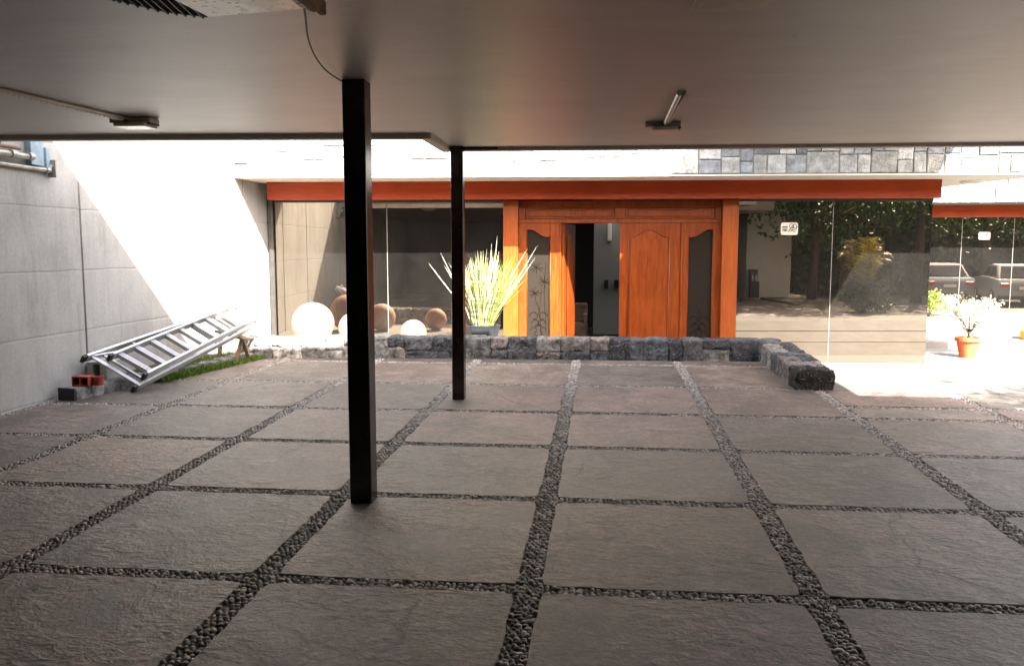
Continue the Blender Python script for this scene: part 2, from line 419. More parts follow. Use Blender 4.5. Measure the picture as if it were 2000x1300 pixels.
def add_slab(x0, x1, y0, y1):
    def edge(p, q):
        n = max(2, int(math.hypot(q[0] - p[0], q[1] - p[1]) / .09)); out = []
        for i in range(n):
            t = i / n; jx = random.uniform(-.007, .007); jy = random.uniform(-.007, .007)
            if i == 0: jx = .012 * (1 if p[0] == x0 else -1); jy = .012 * (1 if p[1] == y0 else -1)
            out.append((p[0] + (q[0] - p[0]) * t + jx, p[1] + (q[1] - p[1]) * t + jy))
        return out
    c = [(x0, y0), (x1, y0), (x1, y1), (x0, y1)]; pts = []
    for i in range(4): pts += edge(c[i], c[(i + 1) % 4])
    dz = random.uniform(-.003, .003); n = len(pts); b = len(V)
    cx, cy_ = (x0 + x1) / 2, (y0 + y1) / 2
    for x, y in pts: V.append((cx + (x - cx) * .994, cy_ + (y - cy_) * .994, fz(x, y) + dz))
    for x, y in pts: V.append((x, y, fz(x, y) + dz - .006))
    for x, y in pts: V.append((x, y, fz(x, y) - .04))
    F.append(tuple(range(b, b + n)))
    for i in range(n):
        j = (i + 1) % n
        F.append((b + i, b + n + i, b + n + j, b + j)); F.append((b + n + i, b + 2 * n + i, b + 2 * n + j, b + n + j))
    k = random.uniform(.72, 1.22); h = random.random()
    a = np.array((.190, .138, .112)) * h + np.array((.138, .116, .098)) * (1 - h)
    if random.random() < .22: a = np.array((.185, .128, .110))
    T.extend([a * k] * (3 * n))
for i in range(len(XS) - 1):
    for j in range(len(YS) - 1):
        x0, x1, y0, y1 = XS[i] + HW, XS[i + 1] - HW, YS[j] + HR, YS[j + 1] - HR
        if XS[i] > 2.3:
            if y0 > 9.3: continue
            if YS[j] == 7.863: add_slab(x0, x1, y0, 8.33); add_slab(x0, x1, 8.45, 9.25); continue
        if y0 > 10.9: y1 = 11.28
        if i == 0 and y0 > 7.8: x0 = XS[0] + HW; 
        add_slab(x0, x1, y0, y1)
# make counter-clockwise top faces face up
o = raw('driveway', V, F, M['paver'], tint=np.array(T)); tag(o, kind='structure')

segs = []                                              # pebble strips: (x0,x1,y0,y1)
for x in XS[:-1]:
    segs.append((x - HW, x + HW, .4, 9.24 if x > 2.3 else 11.26))
for y in YS:
    if .3 < y < 11.2:
        segs.append((XS[0] + HW, 6.4 if y < 9.3 else 2.3, y - HR, y + HR))
segs.append((2.43, 6.3, 8.335, 8.445))
tpl = []; nr = 7
for r_, z_ in ((1.0, -.35), (1.0, .15), (.72, .72)):
    for k in range(nr): tpl.append((r_ * math.cos(2 * math.pi * k / nr), r_ * math.sin(2 * math.pi * k / nr), z_))
tpl.append((0, 0, .95)); tpl = np.array(tpl)
tf = []
for a in (0, 1):
    for k in range(nr):
        q, q2 = a * nr + k, a * nr + (k + 1) % nr
        tf += [(q, q2, q2 + nr), (q, q2 + nr, q + nr)]
for k in range(nr): tf.append((2 * nr + k, 2 * nr + (k + 1) % nr, 3 * nr))
tf = np.array(tf)
cent = []
done = set()
for (x0, x1, y0, y1) in segs:
    sp = .031
    nx = max(1, round((x1 - x0 - .006) / sp)); ny = max(1, round((y1 - y0 - .006) / sp))
    for a in range(nx):
        for b in range(ny):
            x = x0 + (a + .5) * (x1 - x0) / nx + random.uniform(-.006, .006) + (.25 * sp if b % 2 else -.25 * sp) * (1 if nx < ny else 0)
            y = y0 + (b + .5) * (y1 - y0) / ny + random.uniform(-.006, .006)
            key = (round(x / .024), round(y / .024))
            if key in done: continue
            done.add(key)
            if random.random() < .02: continue
            cent.append((x, y))
cent = np.array(cent); n = len(cent)
sx = rng.uniform(.011, .022, n); sy = sx * rng.uniform(.6, 1.0, n); sz = rng.uniform(.009, .015, n); ang = rng.uniform(0, math.pi, n)
P_ = tpl[None] * np.stack([sx, sy, sz], 1)[:, None] * (1 + rng.uniform(-.12, .12, (n, len(tpl), 1)))
ca, sa = np.cos(ang)[:, None], np.sin(ang)[:, None]
X = P_[..., 0] * ca - P_[..., 1] * sa + cent[:, 0:1]; Y = P_[..., 0] * sa + P_[..., 1] * ca + cent[:, 1:2]
Z = P_[..., 2] + (.0152 * cent[:, 1] + .0022 * cent[:, 0])[:, None] - .0100 + rng.uniform(-.0035, .003, (n, 1))
VV = np.stack([X, Y, Z], -1).reshape(-1, 3)
FF = (tf[None] + (np.arange(n) * len(tpl))[:, None, None]).reshape(-1, 3)
h = rng.uniform(0, 1, (n, 1)); k = rng.uniform(.45, 1.2, (n, 1))
col = (np.array([[.44, .37, .31]]) * h + np.array([[.27, .265, .265]]) * (1 - h)) * k
lightp = rng.uniform(0, 1, n) < .10; col[lightp] = (.36, .34, .30)
o = raw('pebble_strips', VV, FF, M['pebble'], tint=np.repeat(col, len(tpl), 0), smooth=True)
tag(o, 'grey river pebbles set in strips between the paving slabs', 'pebbles', kind='stuff')

# --- terrace in front of the house, steps down to it, steps up to the wing
tag(bx('terrace', (-5.9, 40, 11.25, 30, -.5, -.28), M['terrace']), kind='structure')
bm = bmesh.new()
prism(bm, [(9.26, -.4), (9.26, .149), (10.62, .149), (11.4, .006), (11.4, -.004), (12.2, -.130), (12.2, -.138), (13.05, -.279), (13.05, -.4)], 'x', 2.37, 8.2)
tag(finish('entrance_ramp', bm, M['apron'], bevel=.012), kind='structure')
bm = bmesh.new()
box(bm, 5.5, 30, 17.0, 17.9, -.4, -.145); box(bm, 5.5, 30, 17.9, 19.1, -.4, -.01); box(bm, 5.5, 30, 19.1, 21.2, -.4, .12)
tag(finish('wing_steps', bm, M['terrace'], bevel=.012), kind='structure')
tag(bx('parking_lot', (8.2, 40, -12, 11.25, -.5, -.284), M['asphalt']), kind='structure')
tag(bx('garden_soil', (6.5, 8.2, -12, 9.26, -.5, .10), M['ground']), kind='structure')
bm = bmesh.new(); box(bm, -5.72, -1.05, 11.45, 14.3, -.4, .16); tag(finish('gravel_bed', bm, M['bed'], skew=False), kind='structure')

# ================================================================== LEFT CONCRETE WALL
wall = empty('concrete_wall', (-5.74, 4, 0))
tag(wall, 'tall board-formed grey concrete wall with dark vertical joints, half in sun', 'wall')
edges = [-5.0, -1.1, 1.37, 3.81, 6.25, 8.67, 11.13, 12.9, 15.2]
bm = bmesh.new()
for a, b in zip(edges[:-1], edges[1:]):
    box(bm, -6.0, -5.74, a + (.015 if a > -5 else 0), b - .015, -.4, 5.4)
finish('wall_panels', bm, M['concrete'], wall, bevel=.006)
bx('joint_backing', (-6.1, -5.79, -5.0, 15.2, -.4, 5.35), M['interior'], wall)

# ================================================================== CARPORT
ZC = 2.715
roof = empty('carport_roof', (0, 2, ZC))
tag(roof, 'flat carport roof overhead with brown-grey board ceiling and stepped front edge', 'roof')
def yl(x): return 7.20 + .078 * (x + 5.5)
def yr(x): return 8.56 + .030 * (x + 1.6)
XN = -1.60
outline = [(-5.735, -5), (5.7, -5), (5.7, 5.15), (4.10, 5.15), (4.10, yr(4.10)), (XN, yr(XN)), (XN, yl(XN)), (-5.735, yl(-5.735))]
bm = bmesh.new(); prism(bm, outline, 'z', ZC + .012, 3.8); finish('roof_slab', bm, M['slabedge'], roof)
inn = [(-5.72, -4.95), (5.65, -4.95), (5.65, 5.1), (4.06, 5.1), (4.06, yr(4.06) - .05), (XN + .05, yr(XN) - .05), (XN + .05, yl(XN) - .05), (-5.72, yl(-5.72) - .05)]
bm = bmesh.new(); prism(bm, inn, 'z', ZC, ZC + .0115); finish('ceiling_boards', bm, M['ceiling'], roof)
bm = bmesh.new()
def trim(p, q, w_=.10, drop=.045):
    beam(bm, (p[0], p[1], ZC + .03 - drop / 2), (q[0], q[1], ZC + .03 - drop / 2), w_, .06 + drop, (0, 0, 1))
trim((-5.735, yl(-5.735)), (XN + .052, yl(XN + .05)))
trim((XN, yl(XN) - .0), (XN, yr(XN)), .10, .043)
trim((XN - .05, yr(XN)), (4.15, yr(4.15)), .10, .035)
trim((4.10, yr(4.10)), (4.10, 5.13), .1, .03)
finish('edge_trim', bm, M['trim'], roof, bevel=.006)
# back and side enclosures of the carport, behind the camera
tag(bx('back_wall', (-5.9, 5.7, -5.25, -5.0, -.3, 3.8), M['darkwall'], bevel=.01), 'rear wall closing the dark end of the carport behind the viewer', 'wall')

tag(bx('added_side_wall', (5.45, 5.7, -5.0, 2.6, -.3, 2.72), M['darkwall'], bevel=.01), 'added light-blocking side wall of the carport to the right behind the viewer', 'wall')  # added out of view to cut the light reaching the near floor

def column(x0, y0, s, z0, z1, label):
    c = empty('steel_column', (x0 + s / 2, y0 + s / 2, z0))
    tag(c, label, 'column', 'dark brown columns holding the carport roof')
    bx('shaft', (x0, x0 + s, y0, y0 + s, z0 - .02, z1), M['column'], c, bevel=.008)
    return c
column(-1.592, 5.03, .142, fz(-1.5, 5), ZC + .004, 'thick dark brown square column nearest the viewer, full height of picture')
c = column(-1.541, 8.395, .126, fz(-1.5, 8.4), ZC + .004, 'slimmer dark brown square column farther back, beside the spiky plant')
bm = bmesh.new(); beam(bm, (-1.62, 8.54, ZC - .006), (-1.08, 8.57, ZC - .006), .14, .035, (0, 0, 1)); finish('cap_plate', bm, M['column'], c)

# unseen slab added between carport roof and house: shades the middle of the house front
uw = empty('added_shade_slab', (4, 10.5, 4.6))
tag(uw, 'added unseen slab high above, whose shadow darkens the middle of the house front', 'shade slab')
bx('shade_slab_body', (2.12, 5.94, 8.0, 13.2, 4.5, 4.72), M['slabedge'], uw)

# ================================================================== STONE LOW WALLS
def stone_blocks(name, cells, m, parent, pal, res=.028, rough=.022):
    """cells: functions (a,b in 0..1, face) -> built as noisy boxes; cells = list of (origin, ux, uy, uz) vectors"""
    V = []; F = []; T = []
    for (o_, ux, uy, uz) in cells:
        o_, ux, uy, uz = map(Vector, (o_, ux, uy, uz))
        nx = max(2, int(ux.length / res)); ny = max(2, int(uy.length / res)); nz = max(2, int(uz.length / res))
        idx = {}
        seed = Vector((random.uniform(0, 50),) * 3)
        ctr = o_ + ux / 2 + uy / 2 + uz / 2
        tint = np.array(random.choice(pal)) * random.uniform(.75, 1.25)
        def vert(i, j, k):
            key = (i, j, k)
            if key in idx: return idx[key]
            a, b, c = i / nx, j / ny, k / nz
            p = o_ + ux * a + uy * b + uz * c
            e = sum(1 for t in (a, b, c) if t in (0.0, 1.0))
            pull = (0, 0, .010, .022)[e]
            p = p + (ctr - p).normalized() * pull
            nv = noise.noise_vector((p + seed) * 9) * rough + noise.noise_vector((p + seed) * 30) * rough * .6
            p = p + nv
            idx[key] = len(V); V.append(tuple(p)); T.append(tint); return idx[key]
        for i in range(nx):
            for j in range(ny):
                F.append((vert(i, j, 0), vert(i, j + 1, 0), vert(i + 1, j + 1, 0), vert(i + 1, j, 0)))
                F.append((vert(i, j, nz), vert(i + 1, j, nz), vert(i + 1, j + 1, nz), vert(i, j + 1, nz)))
        for i in range(nx):
            for k in range(nz):
                F.append((vert(i, 0, k), vert(i + 1, 0, k), vert(i + 1, 0, k + 1), vert(i, 0, k + 1)))
                F.append((vert(i, ny, k), vert(i, ny, k + 1), vert(i + 1, ny, k + 1), vert(i + 1, ny, k)))
        for j in range(ny):
            for k in range(nz):
                F.append((vert(0, j, k), vert(0, j, k + 1), vert(0, j + 1, k + 1), vert(0, j + 1, k)))
                F.append((vert(nx, j, k), vert(nx, j + 1, k), vert(nx, j + 1, k + 1), vert(nx, j, k + 1)))
    return raw(name, V, F, m, parent, np.array(T), smooth=False)
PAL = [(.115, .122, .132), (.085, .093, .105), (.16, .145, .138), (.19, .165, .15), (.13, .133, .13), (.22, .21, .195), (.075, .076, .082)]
kerb = empty('low_stone_wall', (-.8, 11.4, .15))
tag(kerb, 'long knee-high wall of rough dark volcanic stone across the end of the paving', 'low wall')
cells = []; x = -5.05
while x < 2.40:
    wd = min(random.uniform(.16, .42), 2.44 - x)
    if 2.44 - (x + wd) < .15: wd = 2.44 - x
    y0 = 11.21 + .055 * x * .9 + .13; zb = .10; zt = .448 - .004 * x
    if x < -4.5: zt = .44
    y0 = 11.17 + .062 * (x + 3.4)
    if random.random() < .45:
        zm = zb + (zt - zb) * random.uniform(.45, .65)
        cells.append(((x, y0, zb), (wd, .062 * wd, 0), (0, .34, 0), (0, 0, zm - zb)))
        cells.append(((x, y0, zm), (wd, .062 * wd, 0), (0, .34, 0), (0, 0, zt - zm)))
    else: cells.append(((x, y0, zb), (wd, .062 * wd, 0), (0, .34, 0), (0, 0, zt - zb)))
    x += wd
PAL_SUNLIT = [(.34, .33, .31), (.28, .275, .26), (.40, .38, .35), (.24, .235, .23)]  # lighter colours put sunlight into the stones at the left end
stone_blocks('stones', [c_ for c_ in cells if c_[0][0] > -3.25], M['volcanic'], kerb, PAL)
stone_blocks('sunlit_stones', [c_ for c_ in cells if c_[0][0] <= -3.25], M['volcanic'], kerb, PAL_SUNLIT)
bm = bmesh.new(); A = [(-5.02, 11.11), (2.40, 11.56), (2.40, 11.83), (-5.02, 11.37)]
prism(bm, A, 'z', -.35, .425); finish('mortar_core', bm, M['mortar'], kerb)
arm = empty('stone_wall_arm', (2.3, 10.2, .15))
tag(arm, 'short arm of the stone wall running towards the viewer and ending in a black face', 'low wall')
cells = []; y = 9.285
while y < 11.42:
    wd = min(random.uniform(.2, .36), 11.47 - y)
    if 11.47 - (y + wd) < .13: wd = 11.47 - y
    t = (y - 9.28) / 2.2; zt = .365 + .075 * t; sp = random.uniform(.16, .27)
    if y < 9.3:
        cells.append(((2.115, y, .09), (.42, 0, 0), (0, wd, 0), (0, 0, zt - .09)))
    else:
        cells.append(((2.115, y, .09), (sp, 0, 0), (0, wd, 0), (0, 0, zt - .09)))
        cells.append(((2.115 + sp, y, -.3), (.42 - sp, 0, 0), (0, wd, 0), (0, 0, zt + .3)))
    y += wd
stone_blocks('end_stone', cells[:1], M['volcanic'], arm, [(.035, .033, .032)])['label'] = 'near-black end stone'
stone_blocks('stones', cells[1:], M['volcanic'], arm, PAL)
bx('mortar_core', (2.14, 2.51, 9.31, 11.5, -.3, .35), M['mortar'], arm)
# planter curb by the left wall
pc = empty('planter_curb', (-5.3, 8.6, .12))
tag(pc, 'low grey stone curb with black end beside the concrete wall, under the ladder', 'curb')
cells = []
p0, p1 = Vector((-5.66, 8.06, 0)), Vector((-5.02, 11.1, 0)); L0 = (p1 - p0).length; dv = (p1 - p0) / L0; nv_ = Vector((-dv.y, dv.x, 0)) * -1
t = 0
while t < L0 - .1:
    wd = min(random.uniform(.28, .5), L0 - t); q = p0 + dv * t
    cells.append(((q.x, q.y, .06), dv * wd, nv_ * .21, (0, 0, .17 + .012 * math.sin(t * 3))))
    t += wd
stone_blocks('curb_stones', cells, M['volcanic'], pc, [(.30, .30, .285), (.24, .245, .235), (.34, .33, .31), (.20, .205, .21)], rough=.008)
bm = bmesh.new(); a0 = p0 - dv * .012
beam(bm, (a0 + nv_ * .105 + Vector((0, 0, .148))), (a0 + nv_ * .105 - dv * .02 + Vector((0, 0, .148))), .215, .175, (0, 0, 1)); finish('black_end', bm, M['black'], pc)
bm = bmesh.new(); prism(bm, [(-5.73, 8.2), (-5.55, 8.15), (-4.95, 11.15), (-5.73, 11.15)], 'z', 0, .20); tag(finish('planter_soil', bm, M['soil']), kind='structure')
# ================================================================== MAIN HOUSE
house = empty('house', (0, 14.2, -.28))
tag(house, 'single-storey house with stone parapet, orange timber beam, tinted windows and carved doors', 'house')
def split(u0, u1, z0, z1, out, mn=.16):
    wd, ht = u1 - u0, z1 - z0
    if (wd > .52 or ht > .50 or (random.random() < .6 and max(wd, ht) > .34)) and max(wd, ht) > 2 * mn:
        if wd / ht > random.uniform(.7, 1.3):
            c_ = u0 + wd * random.uniform(.36, .64); split(u0, c_, z0, z1, out); split(c_, u1, z0, z1, out)
        else:
            c_ = z0 + ht * random.uniform(.36, .64); split(u0, u1, z0, c_, out); split(u0, u1, c_, z1, out)
    else: out.append((u0, u1, z0, z1))
def ashlar(name, u0, u1, z0, z1, v, parent, sk):
    cs = []; split(u0, u1, z0, z1, cs); V = []; F = []; T = []
    pal = [(.33, .36, .37), (.26, .29, .30), (.40, .41, .40), (.20, .22, .24), (.36, .36, .34), (.44, .44, .42)]
    for (a, b, c_, d_) in cs:
        g = .007; pr = random.uniform(.02, .045); j = lambda: random.uniform(-.004, .004)
        a, b, c_, d_ = a + g, b - g, c_ + g, d_ - g; k0 = len(V)
        q = [(a + j(), c_ + j()), (b + j(), c_ + j()), (b + j(), d_ + j()), (a + j(), d_ + j())]
        cx, cz = (a + b) / 2, (c_ + d_) / 2
        for x_, z_ in q: V.append((x_, v, z_))
        for x_, z_ in q: V.append((x_, v - pr + .010, z_))
        for x_, z_ in q: V.append((cx + (x_ - cx) * (1 - .018 / (b - a) * 1.4), v - pr + j(), cz + (z_ - cz) * (1 - .018 / (d_ - c_) * 1.4)))
        for lev in (0, 4):
            for i in range(4): F.append((k0 + lev + i, k0 + lev + (i + 1) % 4, k0 + lev + 4 + (i + 1) % 4, k0 + lev + 4 + i))
        F.append((k0 + 8, k0 + 9, k0 + 10, k0 + 11))
        T += [np.array(random.choice(pal)) * random.uniform(.8, 1.15)] * 12
    V = np.array(V); V[:, 1] += sk * V[:, 0]
    return raw(name, V, F, M['ashlar'], parent, np.array(T))
ashlar('stone_parapet', -5.735, 8.6, 2.80, 4.3, 12.93, house, S)
bm = bmesh.new(); box(bm, -5.735, 8.6, 12.925, 13.15, 2.795, 4.3); finish('parapet_core', bm, M['mortar'], house, True)
# roof deck, soffit
bm = bmesh.new()
pts = [(-5.735, 12.90), (8.6, 12.90), (8.6, 13.05), (6.48, 13.55), (5.95, 16.1), (5.62, 17.0), (-5.735, 17.0)]
prism(bm, pts, 'z', 2.775, 2.797); finish('soffit', bm, M['render'], house, True)
bm = bmesh.new(); prism(bm, [(p[0], p[1] + .02) for p in pts], 'z', 2.797, 3.1); finish('roof_deck', bm, M['slabedge'], house, True)
bm = bmesh.new(); box(bm, -5.735, -.3, 17.0, 20.6, 2.78, 3.1); box(bm, -.3, 5.6, 18.45, 20.6, 2.78, 3.1); finish('rear_roof', bm, M['slabedge'], house, True)  # gap left open to the sky, added to light the inner partition
bm = bmesh.new(); box(bm, -5.56, 5.345, 13.72, 13.86, 2.482, 2.774); finish('timber_beam', bm, M['beam'], house, True, bevel=.006)
bm = bmesh.new(); box(bm, -5.6, 5.40, 13.861, 14.60, 2.50, 2.774); finish('beam_ceiling', bm, M['darkmetal'], house, True)
bx('added_sun_block', (-5.7, 5.3, 15.3, 16.8, 3.15, 7.2), M['render'], house)  # added unseen block, keeps the sun out of the open patio behind
# windows: (u0,u1,joint)
def window(u0, u1, uj, z0, z1, v, parent, sk, edge=.03, name='window'):
    bm = bmesh.new()
    box(bm, u0, u1, v - .03, v + .03, z1, z1 + .035)
    box(bm, u0 - edge, u0, v - .03, v + .03, z0, z1 + .035)
    if edge > .02: box(bm, u1, u1 + edge * .4, v - .03, v + .03, z0, z1 + .035)
    box(bm, u0, u1, v - .03, v + .03, z0 - .02, z0)
    wf = finish(name, bm, M['darkmetal'], parent, sk)
    joints = [u0] + uj + [u1]
    for a, b in zip(joints[:-1], joints[1:]):
        bm = bmesh.new(); box(bm, a + .004, b - .004, v - .005, v + .005, z0, z1)
        p_ = finish('pane', bm, M['glass'], None, sk); p_.parent = wf; p_.matrix_parent_inverse = Matrix.Identity(4)
        p_.parent = wf
    for a in uj:
        bm = bmesh.new(); box(bm, a - .005, a + .005, v - .010, v + .010, z0, z1)
        p_ = finish('seal_joint', bm, M['seal'], None, sk); p_.parent = wf
    return wf
def fixparent(wf, parent):
    pass
window(-5.62, -1.675, [-3.67], .10, 2.462, 14.17, house, True)
window(2.245, 5.392, [3.79], -.235, 2.462, 14.17, house, True, edge=.016)
bm = bmesh.new(); box(bm, 2.24, 5.40, 14.03, 14.22, -.30, -.236); finish('window_plinth', bm, M['terrace'], house, True, bevel=.006)
# side glass round the corner
bm = bmesh.new(); box(bm, 5.385, 5.395, 14.18, 16.9, -.235, 2.48); finish('side_pane', bm, M['glass'], house, True)
bm = bmesh.new(); box(bm, -5.7, -5.62, 14.10, 14.24, .0, 2.5); finish('end_jamb', bm, M['darkmetal'], house, True)

# entrance
for (a, b) in ((-1.672, -1.420), (1.968, 2.228)):
    bm = bmesh.new(); box(bm, a, b, 14.05, 14.30, -.28, 2.481); finish('door_post', bm, M['post'], house, True, bevel=.01)
V0 = 14.20
bm = bmesh.new()
box(bm, -1.419, 1.967, V0 - .04, V0 + .06, 2.36, 2.481)     # head
box(bm, -1.419, 1.967, V0 - .04, V0 + .06, 2.105, 2.175)    # transom rail
for a, b in ((-1.419, -1.31), (.20, .36), (1.86, 1.967)): box(bm, a, b, V0 - .038, V0 + .058, 2.175, 2.36)
box(bm, -.735, -.700, V0 - .04, V0 + .06, -.28, 2.105)
box(bm, 1.30, 1.335, V0 - .04, V0 + .06, -.28, 2.105)
dfm = finish('door_frame', bm, M['door'], house, True, bevel=.008)
for a, b in ((-1.31, .20), (.36, 1.86)):
    bm = bmesh.new(); box(bm, a, b, V0, V0 + .03, 2.176, 2.359); box(bm, a + .06, b - .06, V0 - .022, V0, 2.215, 2.32)
    o = finish('transom_panel', bm, M['door'], None, True, bevel=.01); o.parent = dfm
def side_panel(a, b, ga, gb, zl, zr, flip):
    """timber panel with a tall etched glass light whose head is a cyma curve"""
    bm = bmesh.new()
    box(bm, a, ga, V0 - .03, V0 + .03, -.28, 2.104); box(bm, gb, b, V0 - .03, V0 + .03, -.28, 2.104)
    n = 14; pts = [(ga, 2.104), (gb, 2.104)]
    cur = []
    for i in range(n + 1):
        t = i / n; s = t * t * (3 - 2 * t)
        cur.append((ga + (gb - ga) * t, zl + (zr - zl) * s + .018 * math.sin(math.pi * 2 * t) * (1 if zl > zr else -1)))
    pts = pts + cur[::-1]
    prism(bm, pts, 'y', V0 - .03, V0 + .03)
    box(bm, ga, gb, V0 - .03, V0 + .03, -.28, -.10)
    sp_ = finish('side_panel', bm, M['door'], house, True, bevel=.006)
    bm = bmesh.new(); prism(bm, [(ga, -.10), (gb, -.10)] + cur[::-1], 'y', V0 + .004, V0 + .012)
    o = finish('etched_glass', bm, M['etched'], None, True); o.parent = sp_
    bm = bmesh.new()
    tube(bm, [(p[0], V0 - .032, p[1] - .004) for p in cur], .009, 6)
    for uu in (ga + .002, gb - .002): tube(bm, [(uu, V0 - .03, -.1), (uu, V0 - .03, zl if uu < (ga + gb) / 2 else zr)], .007, 6)
    o = finish('glass_bead', bm, M['door'], None, True, smooth=True); o.parent = sp_
    # drawn branches and star-shaped flowers, each its own small mesh
    def put(name, fn):
        bm = bmesh.new(); fn(bm); o = finish(name, bm, M['ink'], None, True); o.parent = sp_
    def star(cu, cz, r, k=9):
        def f(bm):
            for i in range(k):
                an = 2 * math.pi * i / k + random.uniform(-.2, .2); rr = r * random.uniform(.7, 1.1)
                beam(bm, (cu, V0 + .001, cz), (cu + rr * math.cos(an), V0 + .001, cz + rr * math.sin(an)), .009, .003, (0, 1, 0))
        put('etched_flower', f)
    def curve(ps, w_=.008):
        def f(bm):
            for p, q in zip(ps[:-1], ps[1:]): beam(bm, (p[0], V0 + .001, p[1]), (q[0], V0 + .001, q[1]), w_, .003, (0, 1, 0))
        put('etched_scroll', f)
    m0 = (ga + gb) / 2; wd = gb - ga
    if flip:
        for (fu, fzz, r) in ((.40, 1.36, .11), (.72, 1.12, .115), (.32, .92, .11)): star(ga + wd * fu, fzz, r)
        curve([(ga + wd * (.78 + .04 * math.sin(z_ * 5)), z_) for z_ in np.linspace(1.45, .25, 18)])
        curve([(ga + wd * (.60 + .05 * math.sin(z_ * 6 + 1)), z_) for z_ in np.linspace(1.0, .2, 14)], .006)
    base = .18 if flip else .12
    for s in (-1, 1):
        for k in range(4):
            cz = base + .12 * k - .02; cu = m0 + s * wd * (.12 + .06 * (k % 2))
            curve([(cu + s * (.05 + .012 * k) * math.cos(t) * (1 - t / 9), cz + (.06 + .01 * k) * math.sin(t) * (1 - t / 9)) for t in np.linspace(0, 5.2, 14)], .011)
    star(m0, base + .20, .05, 7)
    curve([(m0 - .02 + .03 * math.sin(t * 2), base + .35 + .12 * t) for t in np.linspace(0, 2.2, 12)])
side_panel(-1.419, -.7355, -1.285, -.885, 2.0, 1.89, True)
side_panel(1.3355, 1.967, 1.425, 1.835, 1.885, 2.0, False)
# closed right-hand leaf with arched raised panel
bm = bmesh.new(); box(bm, .285, 1.297, V0 - .02, V0 + .03, -.27, 2.10)
leaf = finish('door_leaf', bm, M['door'], house, True, bevel=.006)
leaf['label'] = 'closed right-hand leaf with raised arched panel'
def arch(u0, u1, zb, zs, zt, n=20):
    out = [(u0, zb), (u1, zb), (u1, zs)]
    for i in range(1, n):
        t = i / n; uu = u1 + (u0 - u1) * t; s = .5 - .5 * math.cos(2 * math.pi * min(1, max(0, (t - .08) / .84))); out.append((uu, zs + (zt - zs) * s ** .8))
    out.append((u0, zs)); return out
bm = bmesh.new(); prism(bm, arch(.46, 1.08, -.05, 1.84, 1.965), 'y', V0 - .042, V0 - .02)
o = finish('raised_panel', bm, M['door'], None, True, bevel=.012); o.parent = leaf
bm = bmesh.new(); aa = arch(.425, 1.115, -.09, 1.875, 2.0); tube(bm, [(p[0], V0 - .024, p[1]) for p in aa + [aa[0]]], .013, 6)
o = finish('panel_moulding', bm, M['door'], None, True, smooth=True); o.parent = leaf
bm = bmesh.new(); box(bm, 1.19, 1.21, V0 - .026, V0 - .02, -.2, 2.05); o = finish('edge_bead', bm, M['door'], None, True); o.parent = leaf
# open left-hand leaf, swung inwards
bm = bmesh.new(); beam(bm, (-.675, V0 + .03 - .04, .915), (-.52, V0 + .98, .915), .045, 2.37, (0, 0, 1))
lf = finish('door_leaf', bm, M['door'], house, False, bevel=.006); lf['label'] = 'left-hand leaf swung open inwards'
bm = bmesh.new(); beam(bm, (-.60, V0 + .18, 1.0), (-.51, V0 + .82, 1.0), .012, 1.8, (0, 0, 1)); o = finish('raised_panel', bm, M['door'], None); o.parent = lf
# rooms behind
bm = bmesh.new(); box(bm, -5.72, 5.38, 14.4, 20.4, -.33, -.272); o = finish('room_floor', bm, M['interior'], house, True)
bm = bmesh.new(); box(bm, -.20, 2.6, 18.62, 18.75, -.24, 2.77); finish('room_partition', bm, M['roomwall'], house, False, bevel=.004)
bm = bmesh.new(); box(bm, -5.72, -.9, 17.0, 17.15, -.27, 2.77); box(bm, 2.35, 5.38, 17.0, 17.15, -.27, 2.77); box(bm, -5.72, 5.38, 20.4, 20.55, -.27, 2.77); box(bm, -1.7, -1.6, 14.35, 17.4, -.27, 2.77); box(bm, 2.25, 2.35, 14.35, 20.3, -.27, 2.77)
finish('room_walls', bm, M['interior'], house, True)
for u in (.085, .305):
    o = bx('switch_plate', (u - .045, u + .045, 18.575, 18.615, .80, .98), M['black'], bevel=.006); tag(o, 'black switch plate on the pale inner wall, %s' % ('left one of two' if u < .2 else 'right one of two, half behind the door'), 'switch', 'switch plates on the inner wall')
o = bx('wall_lamp', (.10, .19, 18.53, 18.615, 1.83, 2.22), M['lens'], bevel=.02); tag(o, 'narrow white wall lamp on the inner wall seen through the open door', 'wall lamp')
# armchair glimpsed in the dark of the hall
ac = empty('armchair', (-.55, 17.2, -.27)); tag(ac, 'patterned armchair in the dark hall behind the open door', 'armchair')
bx('seat', (-.85, -.30, 16.9, 17.35, -.2, .16), M['board'], ac, bevel=.04); bx('backrest', (-.85, -.30, 17.28, 17.38, .16, .55), M['board'], ac, bevel=.04)
for u in (-.85, -.36): bx('armrest', (u - .03, u + .05, 16.9, 17.3, .16, .34), M['board'], ac, bevel=.02)

